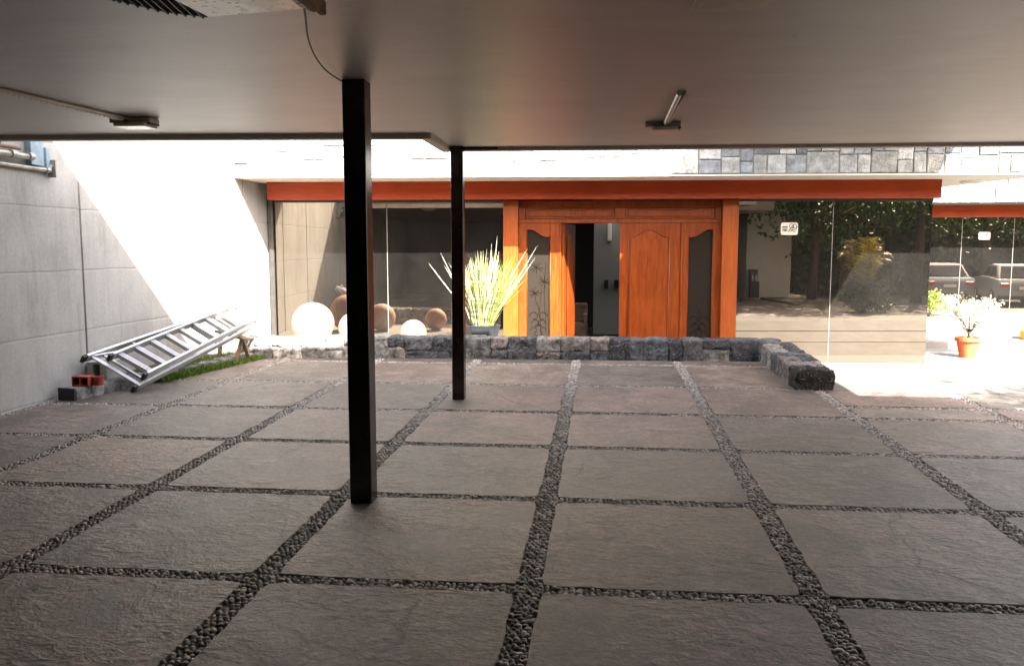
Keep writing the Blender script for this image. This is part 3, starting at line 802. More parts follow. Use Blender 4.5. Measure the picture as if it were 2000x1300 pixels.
# stickers on the glass
def sticker(name, u0, u1, z0, z1, v, sk, label, drawing):
    st = empty(name, ((u0 + u1) / 2, v + sk * (u0 + u1) / 2, (z0 + z1) / 2)); tag(st, label, 'sticker', 'cream stickers on the window panes')
    bm = bmesh.new(); r_ = (z1 - z0) * .16; pts = []
    for cx, cz, a0 in ((u1 - r_, z1 - r_, 0), (u0 + r_, z1 - r_, 90), (u0 + r_, z0 + r_, 180), (u1 - r_, z0 + r_, 270)):
        for k in range(5): an = R(a0 + k * 22.5); pts.append((cx + r_ * math.cos(an), cz + r_ * math.sin(an)))
    prism(bm, pts, 'y', v - .012, v - .007)
    for q in bm.verts: q.co.y += sk * q.co.x
    finish('sticker_face', bm, M['sticker'], st)
    bm = bmesh.new()
    for line in drawing:
        for p, q in zip(line[:-1], line[1:]):
            P = [(u0 + a * (u1 - u0), v - .014, z0 + b * (z1 - z0)) for a, b in (p, q)]
            beam(bm, P[0], P[1], .008, .002, (0, 1, 0))
    for q in bm.verts: q.co.y += sk * q.co.x
    finish('sticker_print', bm, M['ink'], st)
circ = lambda cx, cz, r, a=0, b=6.3, n=12: [(cx + r * .75 * math.cos(t), cz + r * math.sin(t)) for t in np.linspace(a, b, n)]
draw = [[(.08, .62), (.40, .62)], [(.08, .66), (.40, .66)], [(.12, .28), (.12, .45), (.17, .36), (.22, .45), (.22, .28)], [(.26, .28), (.26, .44)], [(.30, .28), (.30, .44), (.36, .44), (.36, .28)], [(.08, .52), (.38, .52)],
        circ(.62, .72, .17), circ(.80, .70, .16), circ(.68, .62, .10), [(.45, .20), (.5, .45), (.58, .55)], [(.5, .45), (.75, .40), (.92, .48), (.95, .7)], circ(.78, .38, .13, 3.1, 6.2), [(.46, .3), (.6, .28), (.66, .42)]]
sticker('window_sticker', 2.942, 3.222, 1.905, 2.11, 14.17, S, 'cream sticker with sketched figures and lettering on the big right-hand window', draw)

# ================================================================== WING AT THE RIGHT
wing = empty('house_wing', (10, 21, .12)); tag(wing, 'lower wing at far right with orange beam over dark windows and sunlit stone parapet', 'house')
WS = .0
ashlar('stone_parapet', 5.4, 15, 2.70, 4.9, 19.95, wing, 0)
bx('parapet_core', (5.4, 15, 19.95, 21.2, 2.69, 4.9), M['mortar'], wing)
bx('timber_beam', (5.6, 15, 20.85, 20.96, 2.412, 2.688), M['beam'], wing, bevel=.006)
bx('beam_ceiling', (5.4, 15, 20.962, 21.6, 2.45, 2.688), M['darkmetal'], wing)
window(5.6, 14.8, [7.35, 8.52, 9.69, 11.6, 13.2], .19, 2.405, 21.0, wing, False)
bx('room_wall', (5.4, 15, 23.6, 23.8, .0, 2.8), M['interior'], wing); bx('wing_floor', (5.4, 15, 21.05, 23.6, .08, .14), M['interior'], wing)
bx('window_plinth', (5.5, 15, 20.9, 21.08, .05, .168), M['terrace'], wing)
bx('roof_deck', (5.4, 15, 21.2, 23.9, 2.8, 3.0), M['slabedge'], wing)
sticker('window_sticker', 8.90, 9.16, 1.88, 2.06, 21.0, 0, 'yellowish sticker on the dark window of the far wing above the silver car reflection', draw[5:9])

# ================================================================== OBJECTS
# --- terracotta balls in the gravel bed, washed white by strong sun
def ball(x, y, r, label):
    bm = bmesh.new(); bmesh.ops.create_uvsphere(bm, u_segments=40, v_segments=24, radius=r)
    for v_ in bm.verts: v_.co += Vector((x, y, .155 + r))
    o = finish('garden_ball', bm, M['white'], smooth=True)
    o.location = (0, 0, 0); tag(o, label, 'garden ball', 'pale balls in the gravel bed')
ball(-4.60, 12.80, .335, 'largest sunlit terracotta garden ball, leftmost in the gravel bed near the concrete wall')
ball(-3.95, 12.90, .255, 'middle-sized sunlit terracotta garden ball mostly hidden behind the thick column')
ball(-2.96, 12.78, .205, 'smallest sunlit terracotta garden ball, between the two dark columns')

# --- spiky plant in charcoal pot
sp_ = empty('spiky_plant', (-1.80, 12.35, .16)); tag(sp_, 'large spiky plant of pale banded upright leaves in a charcoal faceted pot', 'potted plant')
bm = bmesh.new(); lathe(bm, [(.19, 0), (.27, .34), (.285, .38), (.25, .38), (.23, .31)], (-1.80, 12.35, .16), 6); finish('pot', bm, M['greypot'], sp_, bevel=.006)
bm = bmesh.new(); lathe(bm, [(.23, 0), (.2, .03)], (-1.80, 12.35, .46), 12); finish('soil', bm, M['soil'], sp_)
V = []; F = []; T = []
def spike(base, tip, bend, r0, tint):
    k = len(V); n = 7; base, tip = Vector(base), Vector(tip)
    for i in range(n + 1):
        t = i / n; p = base.lerp(tip, t) + bend * math.sin(math.pi * t); d_ = (tip - base).normalized(); a, b = frame(d_)
        r = r0 * (.75 + .6 * t) * (1 - t ** 4) if t < 1 else .0008
        for q in range(5): an = 2 * math.pi * q / 5; V.append(tuple(p + a * math.cos(an) * r + b * math.sin(an) * r * .8)); T.append(tint)
    for i in range(n):
        for q in range(5): F.append((k + i * 5 + q, k + i * 5 + (q + 1) % 5, k + (i + 1) * 5 + (q + 1) % 5, k + (i + 1) * 5 + q))
for i in range(270):
    an = random.uniform(0, 2 * math.pi); rr = random.random() ** .6; b0 = (-1.80 + .15 * rr * math.cos(an), 12.35 + .15 * rr * math.sin(an), .48)
    lean = rr * random.uniform(.15, .56); Ln = random.uniform(.75, 1.28) * (1 - .15 * rr)
    dx, dy = math.cos(an) * lean, math.sin(an) * lean * .8
    if dx > 0: dx *= 1.25
    tip = (b0[0] + dx * Ln + .06, b0[1] + dy * Ln, .48 + Ln * math.sqrt(max(.2, 1 - lean * lean)))
    g = random.random(); tint = np.array((.34, .36, .12)) * g + np.array((.17, .22, .035)) * (1 - g)
    if g > .6: tint = np.array((.52, .49, .33))
    spike(b0, tip, Vector((random.uniform(-.03, .03), random.uniform(-.03, .03), 0)) - Vector((dx, dy, 0)) * .10, random.uniform(.006, .0105), tint)
for tx, tz in ((-2.62, 1.47), (-2.40, 1.62), (-2.12, 1.63), (-1.0, 1.55), (-1.12, 1.68), (-.96, 1.72), (-1.58, 1.87), (-1.66, 1.76)):
    spike((-1.80 + random.uniform(-.12, .12), 12.35, .48), (tx, 12.3 + random.uniform(-.1, .2), tz), Vector((0, 0, -.03)), .009, np.array((.62, .62, .46)))
raw('leaves', V, F, M['spike'], sp_, np.array(T), smooth=True)

# --- step ladder lying against the curb
ld = empty('step_ladder', (-5.2, 9.5, .2)); tag(ld, 'aluminium step ladder lying slanted on the stone curb against the concrete wall', 'ladder')
RL, RR = Vector((-5.60, 8.42, .50)), Vector((-5.10, 8.53, .16))          # feet of the wide rear frame
TL, TR = Vector((-5.14, 11.15, .88)), Vector((-4.72, 11.02, .665))        # top
ax = ((TL + TR) / 2 - (RL + RR) / 2).normalized(); side = (RR - RL).normalized(); nrm = side.cross(ax).normalized()
if nrm.z < 0: nrm = -nrm
FLp = RL.lerp(RR, .37) + nrm * .13 - ax * .02 ; FRp = FLp + side * .46
FLp = Vector((-5.36, 8.52, .505)); FRp = Vector((-5.03, 8.62, .285))
TLf, TRf = TL.lerp(TR, .10) + nrm * .05, TL.lerp(TR, .88) + nrm * .05
for a, b in ((FLp, TLf), (FRp, TRf)):
    bm = bmesh.new(); beam(bm, a, b, .028, .10, nrm); finish('front_rail', bm, M['alu'], ld, bevel=.003)
for a, b in ((RL, TL - nrm * .02), (RR, TR - nrm * .02)):
    bm = bmesh.new(); beam(bm, a, b, .03, .085, nrm); finish('rear_rail', bm, M['alu'], ld, bevel=.003)
fs = (FRp - FLp).normalized()
for k in range(9):
    t = .045 + k * .108; a, b = FLp.lerp(TLf, t), FRp.lerp(TRf, t)
    bm = bmesh.new(); beam(bm, a + fs * .013, b - fs * .013, .085, .022, nrm)
    beam(bm, a + fs * .014 - ax * .043, b - fs * .014 - ax * .043, .006, .05, nrm)
    for g in range(4): beam(bm, a + fs * .02 + nrm * .013 + ax * (g * .018 - .027), b - fs * .02 + nrm * .013 + ax * (g * .018 - .027), .006, .005, nrm)
    finish('tread', bm, M['alu'], ld, bevel=.002)
for k, t in enumerate((.08, .26, .44, .62, .80)):
    bm = bmesh.new(); beam(bm, RL.lerp(TL, t) - nrm * .01, RR.lerp(TR, t) - nrm * .01, .03, .025, nrm); finish('rear_brace', bm, M['alu'], ld, bevel=.002)
bm = bmesh.new()
beam(bm, RL.lerp(TL, .02), FLp.lerp(TLf, .10), .02, .02, nrm); beam(bm, RR.lerp(TR, .03), FRp.lerp(TRf, .05), .02, .02, nrm)
beam(bm, RL.lerp(TL, .03), RR.lerp(TR, .03), .05, .02, nrm)
finish('spreader', bm, M['alu'], ld, bevel=.002)
bm = bmesh.new(); beam(bm, TL - side * .02, TR + side * .02, .11, .05, nrm); finish('top_cap', bm, M['alu'], ld, bevel=.008)
for p, dirn in ((RL, ax), (RR, ax), (FLp, ax), (FRp, ax)):
    bm = bmesh.new(); beam(bm, p - dirn * .055, p + dirn * .012, .036, .09, nrm); finish('foot', bm, M['black'], ld, bevel=.006)
# small trestle that carries the far end of the ladder
tr = empty('wooden_trestle', (-4.85, 10.85, .15)); tag(tr, 'weathered brown wooden prop under the far end of the ladder', 'trestle')
bm = bmesh.new(); beam(bm, (-5.22, 10.80, .56), (-4.72, 10.62, .47), .16, .03, (.2, 0, 1)); finish('board', bm, M['board'], tr, bevel=.004)
for a, b in (((-5.17, 10.78, .54), (-5.2, 10.74, .16)), ((-4.82, 10.65, .48), (-4.90, 10.60, .15)), ((-4.85, 10.70, .48), (-4.82, 10.88, .15))):
    bm = bmesh.new(); beam(bm, a, b, .05, .035, (0, 1, 0)); finish('leg', bm, M['board'], tr, bevel=.003)
# hollow red brick and concrete block on the curb
rb = empty('hollow_brick', (-5.48, 8.20, .235)); tag(rb, 'small red hollow brick standing on the near end of the stone curb', 'brick')
bm = bmesh.new()
for z0, z1 in ((.235, .25), (.325, .34)): box(bm, -5.585, -5.40, 8.14, 8.26, z0, z1)
for x0 in (-5.585, -5.50, -5.415): box(bm, x0, x0 + .015, 8.14, 8.26, .25, .325)
box(bm, -5.57, -5.415, 8.245, 8.258, .25, .325)
finish('brick_body', bm, M['redbrick'], rb, bevel=.003)
bm = bmesh.new(); lathe(bm, [(.045, 0), (.055, .09), (.06, .095), (.045, .095), (.04, .02)], (-5.345, 8.24, .235), 14)
o = finish('clay_cup', bm, M['redbrick'], smooth=False); tag(o, 'small red clay cup beside the hollow brick on the curb', 'cup')
cb = empty('concrete_block', (-5.6, 8.75, .2)); tag(cb, 'grey concrete block propping the ladder foot near the wall', 'block')
bm = bmesh.new(); box(bm, -5.72, -5.64, 8.60, 8.98, .2, .40); box(bm, -5.56, -5.48, 8.60, 8.98, .2, .40); box(bm, -5.72, -5.48, 8.60, 8.98, .40, .43); finish('block_body', bm, M['concrete'], cb, bevel=.006)

# --- leaves helper
def leaf_cloud(name, pts, size, m, parent=None, asp=.45, up=0.0, tints=None):
    """one folded leaf (two quads) at each point"""
    n = len(pts); pts = np.asarray(pts)
    d = rng.normal(size=(n, 3)); d[:, 2] += up; d /= np.linalg.norm(d, axis=1, keepdims=True)
    r = rng.normal(size=(n, 3)); s = np.cross(d, r); s /= np.linalg.norm(s, axis=1, keepdims=True)
    nn = np.cross(d, s); ln = (size * rng.uniform(.6, 1.3, n))[:, None]; wd = ln * asp
    base = pts - d * ln * .5
    q = np.stack([base, base + d * ln * .5 + s * wd * .5 + nn * ln * .08, base + d * ln, base + d * ln * .5 - s * wd * .5 + nn * ln * .08], 1)
    V = q.reshape(-1, 3); F = np.arange(4 * n).reshape(n, 4)
    t = rng.uniform(0, 1, n) if tints is None else tints
    return raw(name, V, F, m, parent, np.repeat(t, 4)[:, None] * np.ones((1, 3)))
def clumps(c, rad, k, n, spread=.30):
    out = []
    for _ in range(k):
        a = rng.normal(size=3); a /= np.linalg.norm(a); a *= rng.uniform(.35, 1.0) ** .5
        cc = np.array(c) + a * np.array(rad)
        out.append(cc + rng.normal(size=(n // k, 3)) * np.array(rad) * spread * rng.uniform(.6, 1.2))
    return np.concatenate(out)
# grass and weeds in the planter
def blades(name, fn, n, hgt, m, label, cat, kind=None):
    V = []; T = []
    for i in range(n):
        x, y, z = fn(); h_ = hgt * random.uniform(.4, 1.2); an = random.uniform(0, 6.3); w_ = .005; ln = random.uniform(.2, .9) * h_
        dx, dy = math.cos(an), math.sin(an)
        V += [(x - dy * w_, y + dx * w_, z), (x + dy * w_, y - dx * w_, z), (x + dx * ln * .45 + dy * w_ * .8, y + dy * ln * .45, z + h_ * .65), (x + dx * ln, y + dy * ln, z + h_)]
        T += [random.random()] * 4
    o = raw(name, np.array(V), np.arange(len(V)).reshape(-1, 4), m, None, np.array(T)[:, None] * np.ones((1, 3)))
    tag(o, label, cat, kind=kind)
def gf():
    y = random.uniform(9.1, 11.1); xe = -5.55 + (y - 8.15) * .2
    x = xe + .28 - abs(random.gauss(0, .16)) + random.uniform(-.08, .05)
    return (max(-5.7, x), y, .13 if x > xe + .02 else .2)
blades('planter_grass', gf, 5200, .085, M['leaf_grass'], 'green weeds and grass spilling over the curb under the ladder', 'grass', 'stuff')

# --- orange pot with pale flowering succulent
op = empty('flower_pot_plant', (6.55, 15.9, -.28)); tag(op, 'orange terracotta pot with a pale flowering shrub on the sunlit terrace', 'potted plant')
CX, CY = 6.58, 15.7
bm = bmesh.new(); lathe(bm, [(.13, 0), (.195, .30), (.225, .30), (.225, .37), (.195, .37), (.19, .31)], (CX, CY, -.28), 24); finish('pot', bm, M['terracotta'], op, bevel=.004)
bm = bmesh.new(); lathe(bm, [(.19, 0), (.17, .02)], (CX, CY, .02), 16); finish('soil', bm, M['soil'], op)
bm = bmesh.new(); tube(bm, [(CX, CY, .02), (CX + .03, CY, .12), (CX + .0, CY, .2)], [.05, .04, .028])
tips = []
for k in range(11):
    an = k * 2.4; r_ = random.uniform(.14, .36); tp = (CX + .04 + r_ * 1.1 * math.cos(an), CY + r_ * .8 * math.sin(an), random.uniform(.30, .62)); tips.append(tp)
    tube(bm, [(CX + .01, CY, .17), (CX + .5 * (tp[0] - CX) * .9, CY + .5 * (tp[1] - CY), .17 + .45 * (tp[2] - .17)), tp], [.018, .012, .006], 6)
finish('branches', bm, M['bark'], op, smooth=True)
pp = np.concatenate([np.array(t_) + rng.normal(size=(60, 3)) * (.075, .075, .06) for t_ in tips]); leaf_cloud('leaves', pp, .055, M['leaf_pale'], op, .5)
# shrubs at the foot of the wing
def shrub(cx, cy_, cz, rad, n, m, label, name='shrub'):
    e = empty(name, (cx, cy_, cz)); tag(e, label, 'shrub', 'shrubs along the foot of the wing')
    bm = bmesh.new()
    for k in range(7):
        an = k * .9; tube(bm, [(cx, cy_, cz), (cx + rad[0] * .4 * math.cos(an), cy_ + rad[1] * .4 * math.sin(an), cz + rad[2] * .9), (cx + rad[0] * .8 * math.cos(an), cy_ + rad[1] * .8 * math.sin(an), cz + rad[2] * 1.5)], [.012, .008, .004], 5)
    finish('stems', bm, M['bark'], e)
    leaf_cloud('foliage', clumps((cx, cy_, cz + rad[2]), rad, 16, n, .25), .07, m, e, .5)
shrub(7.45, 19.9, .12, (.34, .25, .28), 900, M['leaf_bush'], 'yellow-green shrub at the left foot of the wing window')
shrub(8.1, 20.1, .12, (.30, .25, .24), 600, M['leaf_pale'], 'pale sparse shrub at the wing steps behind the orange pot')
shrub(8.75, 20.2, .12, (.34, .22, .22), 500, M['leaf_pale'], 'pale flowering shrub to the right of the others by the wing')
o = bx('wheel_stop', (8.42, 10.3, 17.55, 17.75, -.145, .04), M['yellow'], bevel=.02); tag(o, 'yellow painted concrete wheel stop at the right edge of the terrace', 'wheel stop')

# --- ceiling fittings
def ceiling_lamp(x0, x1, y0, y1, label, cpts):
    e = empty('ceiling_lamp', ((x0 + x1) / 2, (y0 + y1) / 2, ZC)); tag(e, label, 'ceiling lamp', 'small box lamps on the carport ceiling')
    bx('lamp_body', (x0, x1, y0, y1, ZC - .045, ZC - .001), M['fixture'], e, bevel=.01)
    bx('lamp_lens', (x0 + .05, x1 - .03, y0 - .03, y1 + .02, ZC - .075, ZC - .045), M['lens'], e, bevel=.01)
    bx('end_clip', (x1 - .028, x1 - .002, y0 + .005, y1 - .005, ZC - .055, ZC - .044), M['black'], e)
    bm = bmesh.new(); P3 = []; rr = []
    for p, q in zip(cpts[:-1], cpts[1:]):
        n_ = int((Vector((*q, 0)) - Vector((*p, 0))).length / .012)
        for i in range(n_):
            t = i / n_; P3.append((p[0] + (q[0] - p[0]) * t, p[1] + (q[1] - p[1]) * t, ZC - .02)); rr.append(.013 if i % 4 < 2 else .018)
    tube(bm, P3, rr, 8); finish('flexible_conduit', bm, M['conduit'], e)
    bm = bmesh.new(); tube(bm, [(p[0] + .034, p[1] + .01, ZC - .012) for p in cpts], .010, 8)
    finish('cable', bm, M['fixture'], e, smooth=True)
ceiling_lamp(-3.87, -3.53, 6.27, 6.42, 'small box lamp at the left of the ceiling with a long conduit running off left', [(-3.74, 6.26), (-3.86, 5.05), (-4.3, 1.2)])
ceiling_lamp(.33, .62, 6.95, 7.08, 'small box lamp in the right half of the ceiling with a short conduit', [(.49, 6.94), (.485, 5.60)])
bm = bmesh.new(); box(bm, .36, .665, 3.36, 3.715, ZC - .022, ZC - .0005); box(bm, .385, .64, 3.38, 3.69, ZC - .028, ZC - .022)
o = finish('ceiling_hatch', bm, M['fixture'], bevel=.003); tag(o, 'flat square access hatch in the ceiling at the top edge of the picture', 'hatch')
# old floodlight housing at upper left
fl_ = empty('ceiling_heater', (-1.4, 2.9, 2.6)); tag(fl_, 'old white metal ceiling fitting with dark ribbed grille, cut by the top of the picture', 'ceiling fitting')
bm = bmesh.new(); prism(bm, [(-1.56, 3.235), (-1.13, 3.165), (-1.15, 2.55), (-1.62, 2.55)], 'z', 2.60, 2.69)
M['whitepaint'] = None
def mat_spotted():
    m, nt, b = newmat('chipped_white_enamel'); v = coords(nt)
    c = mixc(nt, (.10, .07, .05), (.80, .76, .66), ramp(nt, noisen(nt, v, 34, 3), [(.36, 0.0), (.40, 1.0)]))
    rst = ramp(nt, noisen(nt, v, 5, 3), [(.5, 0.0), (.62, .7)])
    c = mixc(nt, c, (.42, .27, .17), rst)
    L(nt, c, b.inputs['Base Color']); b.inputs['Roughness'].default_value = .3
    return m
finish('housing', bm, mat_spotted(), fl_, bevel=.012)
bm = bmesh.new(); tube(bm, [(-1.125, 3.225, 2.64), (-1.125, 2.6, 2.64)], .035, 12); finish('end_cylinder', bm, M['rust'], fl_, smooth=True)
rim_ = [Vector((-1.86, 2.98, 2.63)), Vector((-1.81, 3.06, 2.625)), Vector((-1.705, 3.195, 2.62)), Vector((-1.565, 3.24, 2.61))]
for k in range(14):
    t = k / 13 * 2.9; i_ = min(2, int(t)); p = rim_[i_].lerp(rim_[i_ + 1], t - i_)
    bm = bmesh.new(); beam(bm, p, p + Vector((.05, -.40, .03)), .007, .03, (0, 0, 1)); finish('grille_rib', bm, M['darkmetal'], fl_)
bm = bmesh.new(); tube(bm, rim_, .008, 6); finish('grille_rim', bm, M['darkmetal'], fl_)
for u in (-1.45, -1.25): bx('hanger', (u, u + .03, 2.7, 2.75, 2.69, ZC), M['galv'], fl_)
o = bx('ceiling_hook', (-1.185, -1.155, 3.20, 3.47, ZC - .055, ZC - .0005), M['rust'], bevel=.006); tag(o, 'small rusty bracket on the ceiling above the thick column', 'bracket')
bm = bmesh.new(); cab = []
cab = [Vector(p) for p in ((-1.15, 3.20, 2.70), (-1.20, 3.32, 2.675), (-1.272, 3.544, 2.665), (-1.36, 3.80, 2.66), (-1.464, 4.18, 2.665), (-1.555, 4.63, 2.68), (-1.585, 5.03, 2.70))]
for _ in range(2): cab = [cab[0]] + [p.lerp(q, t) for p, q in zip(cab[:-1], cab[1:]) for t in (.25, .75)] + [cab[-1]]
tube(bm, cab, .0045, 6); o = finish('hanging_cable', bm, M['black'], smooth=True); tag(o, 'thin black cable hanging from the ceiling to the thick column', 'cable')

# --- pipes on the left wall under the roof edge
pr = empty('wall_pipes', (-5.65, 7.5, 2.6)); tag(pr, 'bundle of old pipes and a faded blue steel bracket high on the concrete wall', 'pipes')
def pipe(pts, r, m, name='pipe'):
    bm = bmesh.new(); tube(bm, pts, r, 10); finish(name, bm, m, pr, smooth=True)
pipe([(-5.70, 5.2, 2.50), (-5.70, 8.12, 2.49), (-5.70, 8.16, 2.54)], .022, M['galv'])
pipe([(-5.66, 5.2, 2.60), (-5.66, 7.78, 2.59)], .030, M['galv'])
pipe([(-5.69, 5.2, 2.67), (-5.69, 7.70, 2.66)], .016, M['rust'])
pipe([(-5.60, 5.2, 2.68), (-5.60, 7.3, 2.68)], .022, M['rust'])
for x_, yy, zz, r_ in ((-5.66, 7.80, 2.595, .04), (-5.66, 7.55, 2.595, .04), (-5.70, 8.11, 2.49, .03)):
    bm = bmesh.new(); tube(bm, [(x_, yy - .03, zz), (x_, yy + .03, zz)], r_, 12); finish('pipe_coupling', bm, M['galv'], pr)
bx('blue_bracket', (-5.735, -5.67, 7.83, 8.02, 2.52, 2.80), M['bluesteel'], pr, bevel=.006)
bx('blue_bracket', (-5.735, -5.70, 8.10, 8.16, 2.50, 2.72), M['bluesteel'], pr, bevel=.004)
bx('pipe_flange', (-5.735, -5.65, 8.165, 8.19, 2.42, 2.60), M['galv'], pr, bevel=.003)

# recessed lamp in the soffit at right
bm = bmesh.new(); lathe(bm, [(.17, 0), (.19, .03)], (5.98, 14.45, 2.744), 24); o = finish('soffit_lamp', bm, M['lens'], smooth=False); tag(o, 'round flush lamp in the cream soffit right of the orange beam', 'ceiling lamp')

# ================================================================== OUTSIDE THE FRAME, SEEN IN THE GLASS
sw = empty('garden_wall', (6.6, 1.5, .1)); tag(sw, 'plain cream garden wall that shows as a reflection in the right-hand window', 'wall')
bx('wall_face', (5.80, 7.45, 1.25, 1.5, -.3, 4.2), M['render'], sw, bevel=.01)
bx('wall_plate', (6.35, 6.62, 1.5, 1.515, 2.12, 2.18), M['black'], sw)
dsp = empty('hose_stand', (6.2, 1.75, .1)); tag(dsp, 'dark stand with pale bottles against the cream garden wall, seen in the glass', 'stand')
bx('stand_body', (6.08, 6.36, 1.62, 1.85, .1, .62), M['interior'], dsp, bevel=.02); bx('stand_back', (6.08, 6.36, 1.6, 1.64, .62, 1.0), M['darkmetal'], dsp, bevel=.01)
for u in (6.16, 6.27):
    bm = bmesh.new(); lathe(bm, [(.035, 0), (.04, .12), (.015, .18), (.015, .23)], (u, 1.74, .62), 12); finish('bottle', bm, M['lens'], dsp, smooth=True)
def tree(x, y, z, h, rad, n, label, th=.14):
    e = empty('garden_tree', (x, y, z)); tag(e, label, 'tree', 'trees of the garden seen in the window glass')
    bm = bmesh.new(); tube(bm, [(x, y, z), (x + .05, y, z + h * .3), (x - .03, y + .05, z + h * .55), (x, y, z + h * .85)], [th, th * .8, th * .6, th * .25], 9)
    for k in range(8):
        an = k * 2.4; zz = z + h * (.4 + .05 * k); tube(bm, [(x, y, zz), (x + rad * .5 * math.cos(an), y + rad * .5 * math.sin(an), zz + h * .12), (x + rad * .85 * math.cos(an), y + rad * .85 * math.sin(an), zz + h * .2)], [th * .4, th * .25, .015], 6)
    finish('trunk', bm, M['bark'], e, smooth=True)
    leaf_cloud('crown', clumps((x, y, z + h * .68), (rad, rad, h * .33), 60, n, .16), .17, M['leaf_dark'], e, .5)
tree(7.75, 2.6, .1, 5.4, 2.5, 9000, 'dark leafy tree right of the cream garden wall, seen only in the glass', .15)
tree(9.6, .5, -.28, 6.5, 2.6, 5000, 'tall dark tree behind the small palm, seen only in the glass', .2)
tree(13.0, -1.5, -.28, 7.0, 3.2, 5000, 'broad dark tree at the far edge of the parking, seen only in the glass', .2)
tree(17.5, 1.5, -.28, 7.0, 3.4, 5000, 'broad dark tree behind the parked cars, seen only in the glass', .2)
tree(22, 5.0, -.28, 7.5, 3.4, 4500, 'dark tree at the far right of the parking, seen only in the glass', .2)
tree(26, 10.0, -.28, 7.5, 3.6, 4500, 'dark tree beyond the red car, seen only in the glass', .2)
hd = empty('hedge', (18, -6, -.3)); tag(hd, 'tall dark hedge closing the garden behind the trees', 'hedge')
pts_ = np.concatenate([np.stack([rng.uniform(4, 34, 9000), rng.normal(-6.5, .8, 9000), rng.uniform(-.3, 6.5, 9000)], 1), np.stack([rng.normal(34, .8, 5000), rng.uniform(-6, 22, 5000), rng.uniform(-.3, 6.5, 5000)], 1)])
leaf_cloud('foliage', pts_, .42, M['leaf_dark'], hd, .6); bx('hedge_core', (4, 34, -7.6, -7.0, -.4, 6.2), M['bark'], hd); bx('hedge_core', (34.6, 35.2, -7.6, 24, -.4, 6.2), M['bark'], hd)
# palm
pm = empty('areca_palm', (7.25, 7.45, .1)); tag(pm, 'small golden-green palm with arching fronds, mirrored in the right-hand window', 'palm')
V = []; T = []
bm = bmesh.new()
for k in range(26):
    an = random.uniform(0, 6.3); le = random.uniform(.75, 1.25); out_ = random.uniform(.25, .62); bx0 = 7.25 + .1 * math.cos(an); by0 = 7.45 + .1 * math.sin(an)
    top = random.uniform(1.15, 1.85); pts3 = []
    for i in range(13):
        t = i / 12; pts3.append(Vector((bx0 + math.cos(an) * out_ * t ** 1.5 * le, by0 + math.sin(an) * out_ * t ** 1.5 * le, .1 + top * (math.sin(t * 1.95) / 1.0))))
    tube(bm, pts3, [.012 * (1 - i / 14) + .002 for i in range(13)], 5)
    for i in range(4, 13):
        for s in (-1, 1):
            for q_ in (0, .5):
                p = pts3[i] if q_ == 0 or i == 12 else pts3[i].lerp(pts3[i + 1], .5); d_ = (pts3[i] - pts3[i - 1]).normalized(); sd = Vector((-math.sin(an), math.cos(an), 0)) * s
                ll = .26 * math.sin(math.pi * min(.95, (i + q_) / 13)) + .06; tipp = p + (sd * .75 + d_ * .55 + Vector((0, 0, -.25))) * ll; wv = d_ * .014
                V += [p - wv, p + wv, tipp.lerp(p, .4) + wv, tipp]; T += [random.random()] * 4
finish('stems', bm, M['leaf_palm'], pm)
raw('fronds', np.array([tuple(v) for v in V]), np.arange(len(V)).reshape(-1, 4), M['leaf_palm'], pm, np.array(T)[:, None] * np.ones((1, 3)))
e = empty('garden_bush', (7.3, 7.6, .1)); tag(e, 'low dark green bush at the foot of the palm, seen only in the glass', 'bush')
leaf_cloud('foliage', clumps((7.3, 7.65, .45), (.55, .45, .35), 30, 2600, .22), .09, M['leaf_dark'], e, .5)

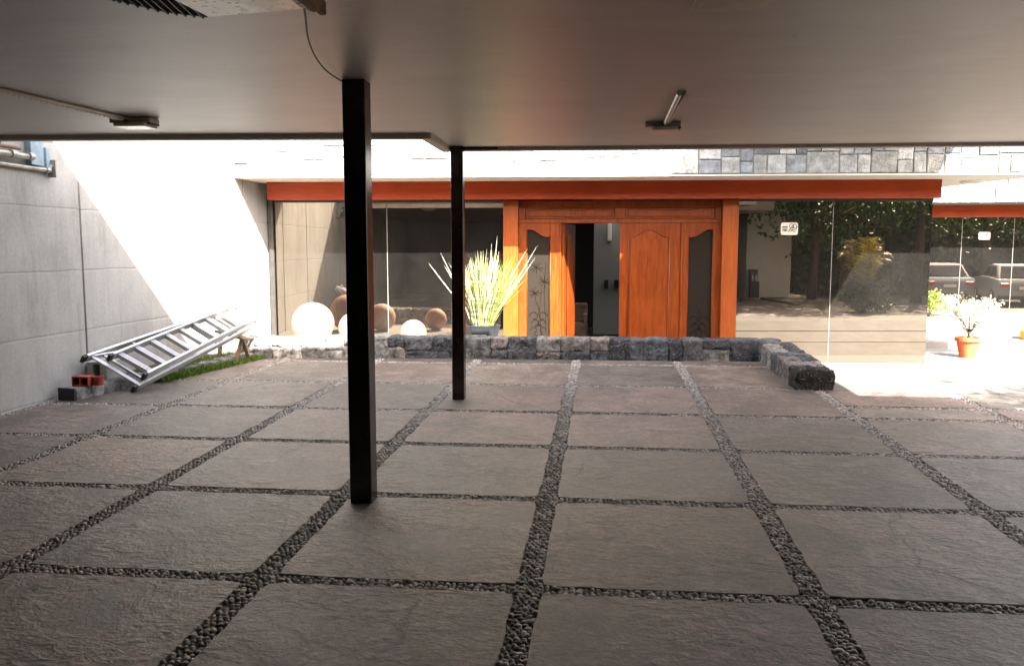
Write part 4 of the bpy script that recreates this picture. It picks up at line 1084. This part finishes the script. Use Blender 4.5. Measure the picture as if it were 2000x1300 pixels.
# cars
def car(x, y, z, yaw, paint, label):
    e = empty('parked_car', (0, 0, 0)); tag(e, label, 'car', 'cars parked beyond the terrace')
    bm = bmesh.new(); L2 = 2.05; W = .82
    prof = [(-L2, .35), (-L2 + .03, .62), (-L2 + .12, .86), (-.9, .95), (-.55, .97), (.55, .98), (1.0, .97), (1.9, .92), (L2, .80), (L2, .40), (1.75, .25), (-1.75, .25)]
    prism(bm, [(p[0], p[1]) for p in prof], 'y', -W, W); finish('body', bm, paint, e, bevel=.05)
    bm = bmesh.new(); cab = [(-.95, .93), (-.35, 1.36), (.15, 1.41), (.95, 1.38), (1.62, .94)]
    vs = prism(bm, cab, 'y', -W + .08, W - .08)
    for v_ in vs:
        if v_.co.z > 1.2: v_.co.y *= .86
    finish('cabin', bm, paint, e, bevel=.04)
    for nm, quad in (('side_window', [(-.72, .99), (-.30, 1.30), (.30, 1.34), (.30, .99)]), ('side_window', [(.36, .99), (.36, 1.34), (.88, 1.31), (1.30, .99)])):
        for s in (-1, 1):
            bm = bmesh.new(); vv = []
            for p in quad:
                ty = (W - .08) * (1 - .14 * (p[1] - .93) / .45) + .006
                vv.append(bm.verts.new((p[0], s * ty, p[1])))
            bm.faces.new(vv); r_ = bmesh.ops.solidify(bm, geom=bm.faces[:], thickness=.01); finish(nm, bm, M['carglass'], e)
    for nm, a, b in (('windscreen', (-.90, .98), (-.40, 1.33)), ('rear_window', (1.58, .98), (1.05, 1.34))):
        bm = bmesh.new(); off = -.02 if a[0] < 0 else .02; off *= 1.6
        for s in (-1, 1): pass
        v4 = [bm.verts.new(q) for q in ((a[0] + off, -.66, a[1]), (a[0] + off, .66, a[1]), (b[0] + off, .56, b[1]), (b[0] + off, -.56, b[1]))]
        bm.faces.new(v4); bmesh.ops.solidify(bm, geom=bm.faces[:], thickness=.012); finish(nm, bm, M['carglass'], e)
    for s in (-1, 1):
        bx('tail_lamp', (L2 - .02, L2 + .02, s * .62 - .13, s * .62 + .13, .66, .80), M['lampred'], e, bevel=.01)
        bx('headlight', (-L2 - .0, -L2 + .08, s * .6 - .14, s * .6 + .14, .62, .76), M['lens'], e, bevel=.01)
        for wx in (-1.28, 1.28):
            bm = bmesh.new(); tube(bm, [(wx, s * .66, .30), (wx, s * .84, .30)], .30, 20); wh = finish('wheel', bm, M['black'], e, bevel=.02)
            bm = bmesh.new(); tube(bm, [(wx, s * .838, .30), (wx, s * .848, .30)], .18, 16); rm = finish('rim', bm, M['alu'], None); rm.parent = wh
    bx('bumper', (L2 - .02, L2 + .06, -.78, .78, .38, .54), M['black'] if paint is M['carred'] else paint, e, bevel=.02)
    bx('number_plate', (L2 + .021, L2 + .03, -.2, .2, .60, .70), M['lens'], e)
    e.location = (x, y, z); e.rotation_euler = (0, 0, yaw)
    return e
car(14.2, 11.2, -.28, R(102), M['carwhite'], 'silver hatchback with dark bumper mirrored in the middle of the wing window')
car(12.3, 9.6, -.28, R(98), M['carwhite'], 'silver car nearest the steps, mirrored at the left of the wing window')
car(16.2, 11.8, -.28, R(105), M['carred'], 'red car mirrored at the far right of the wing window')
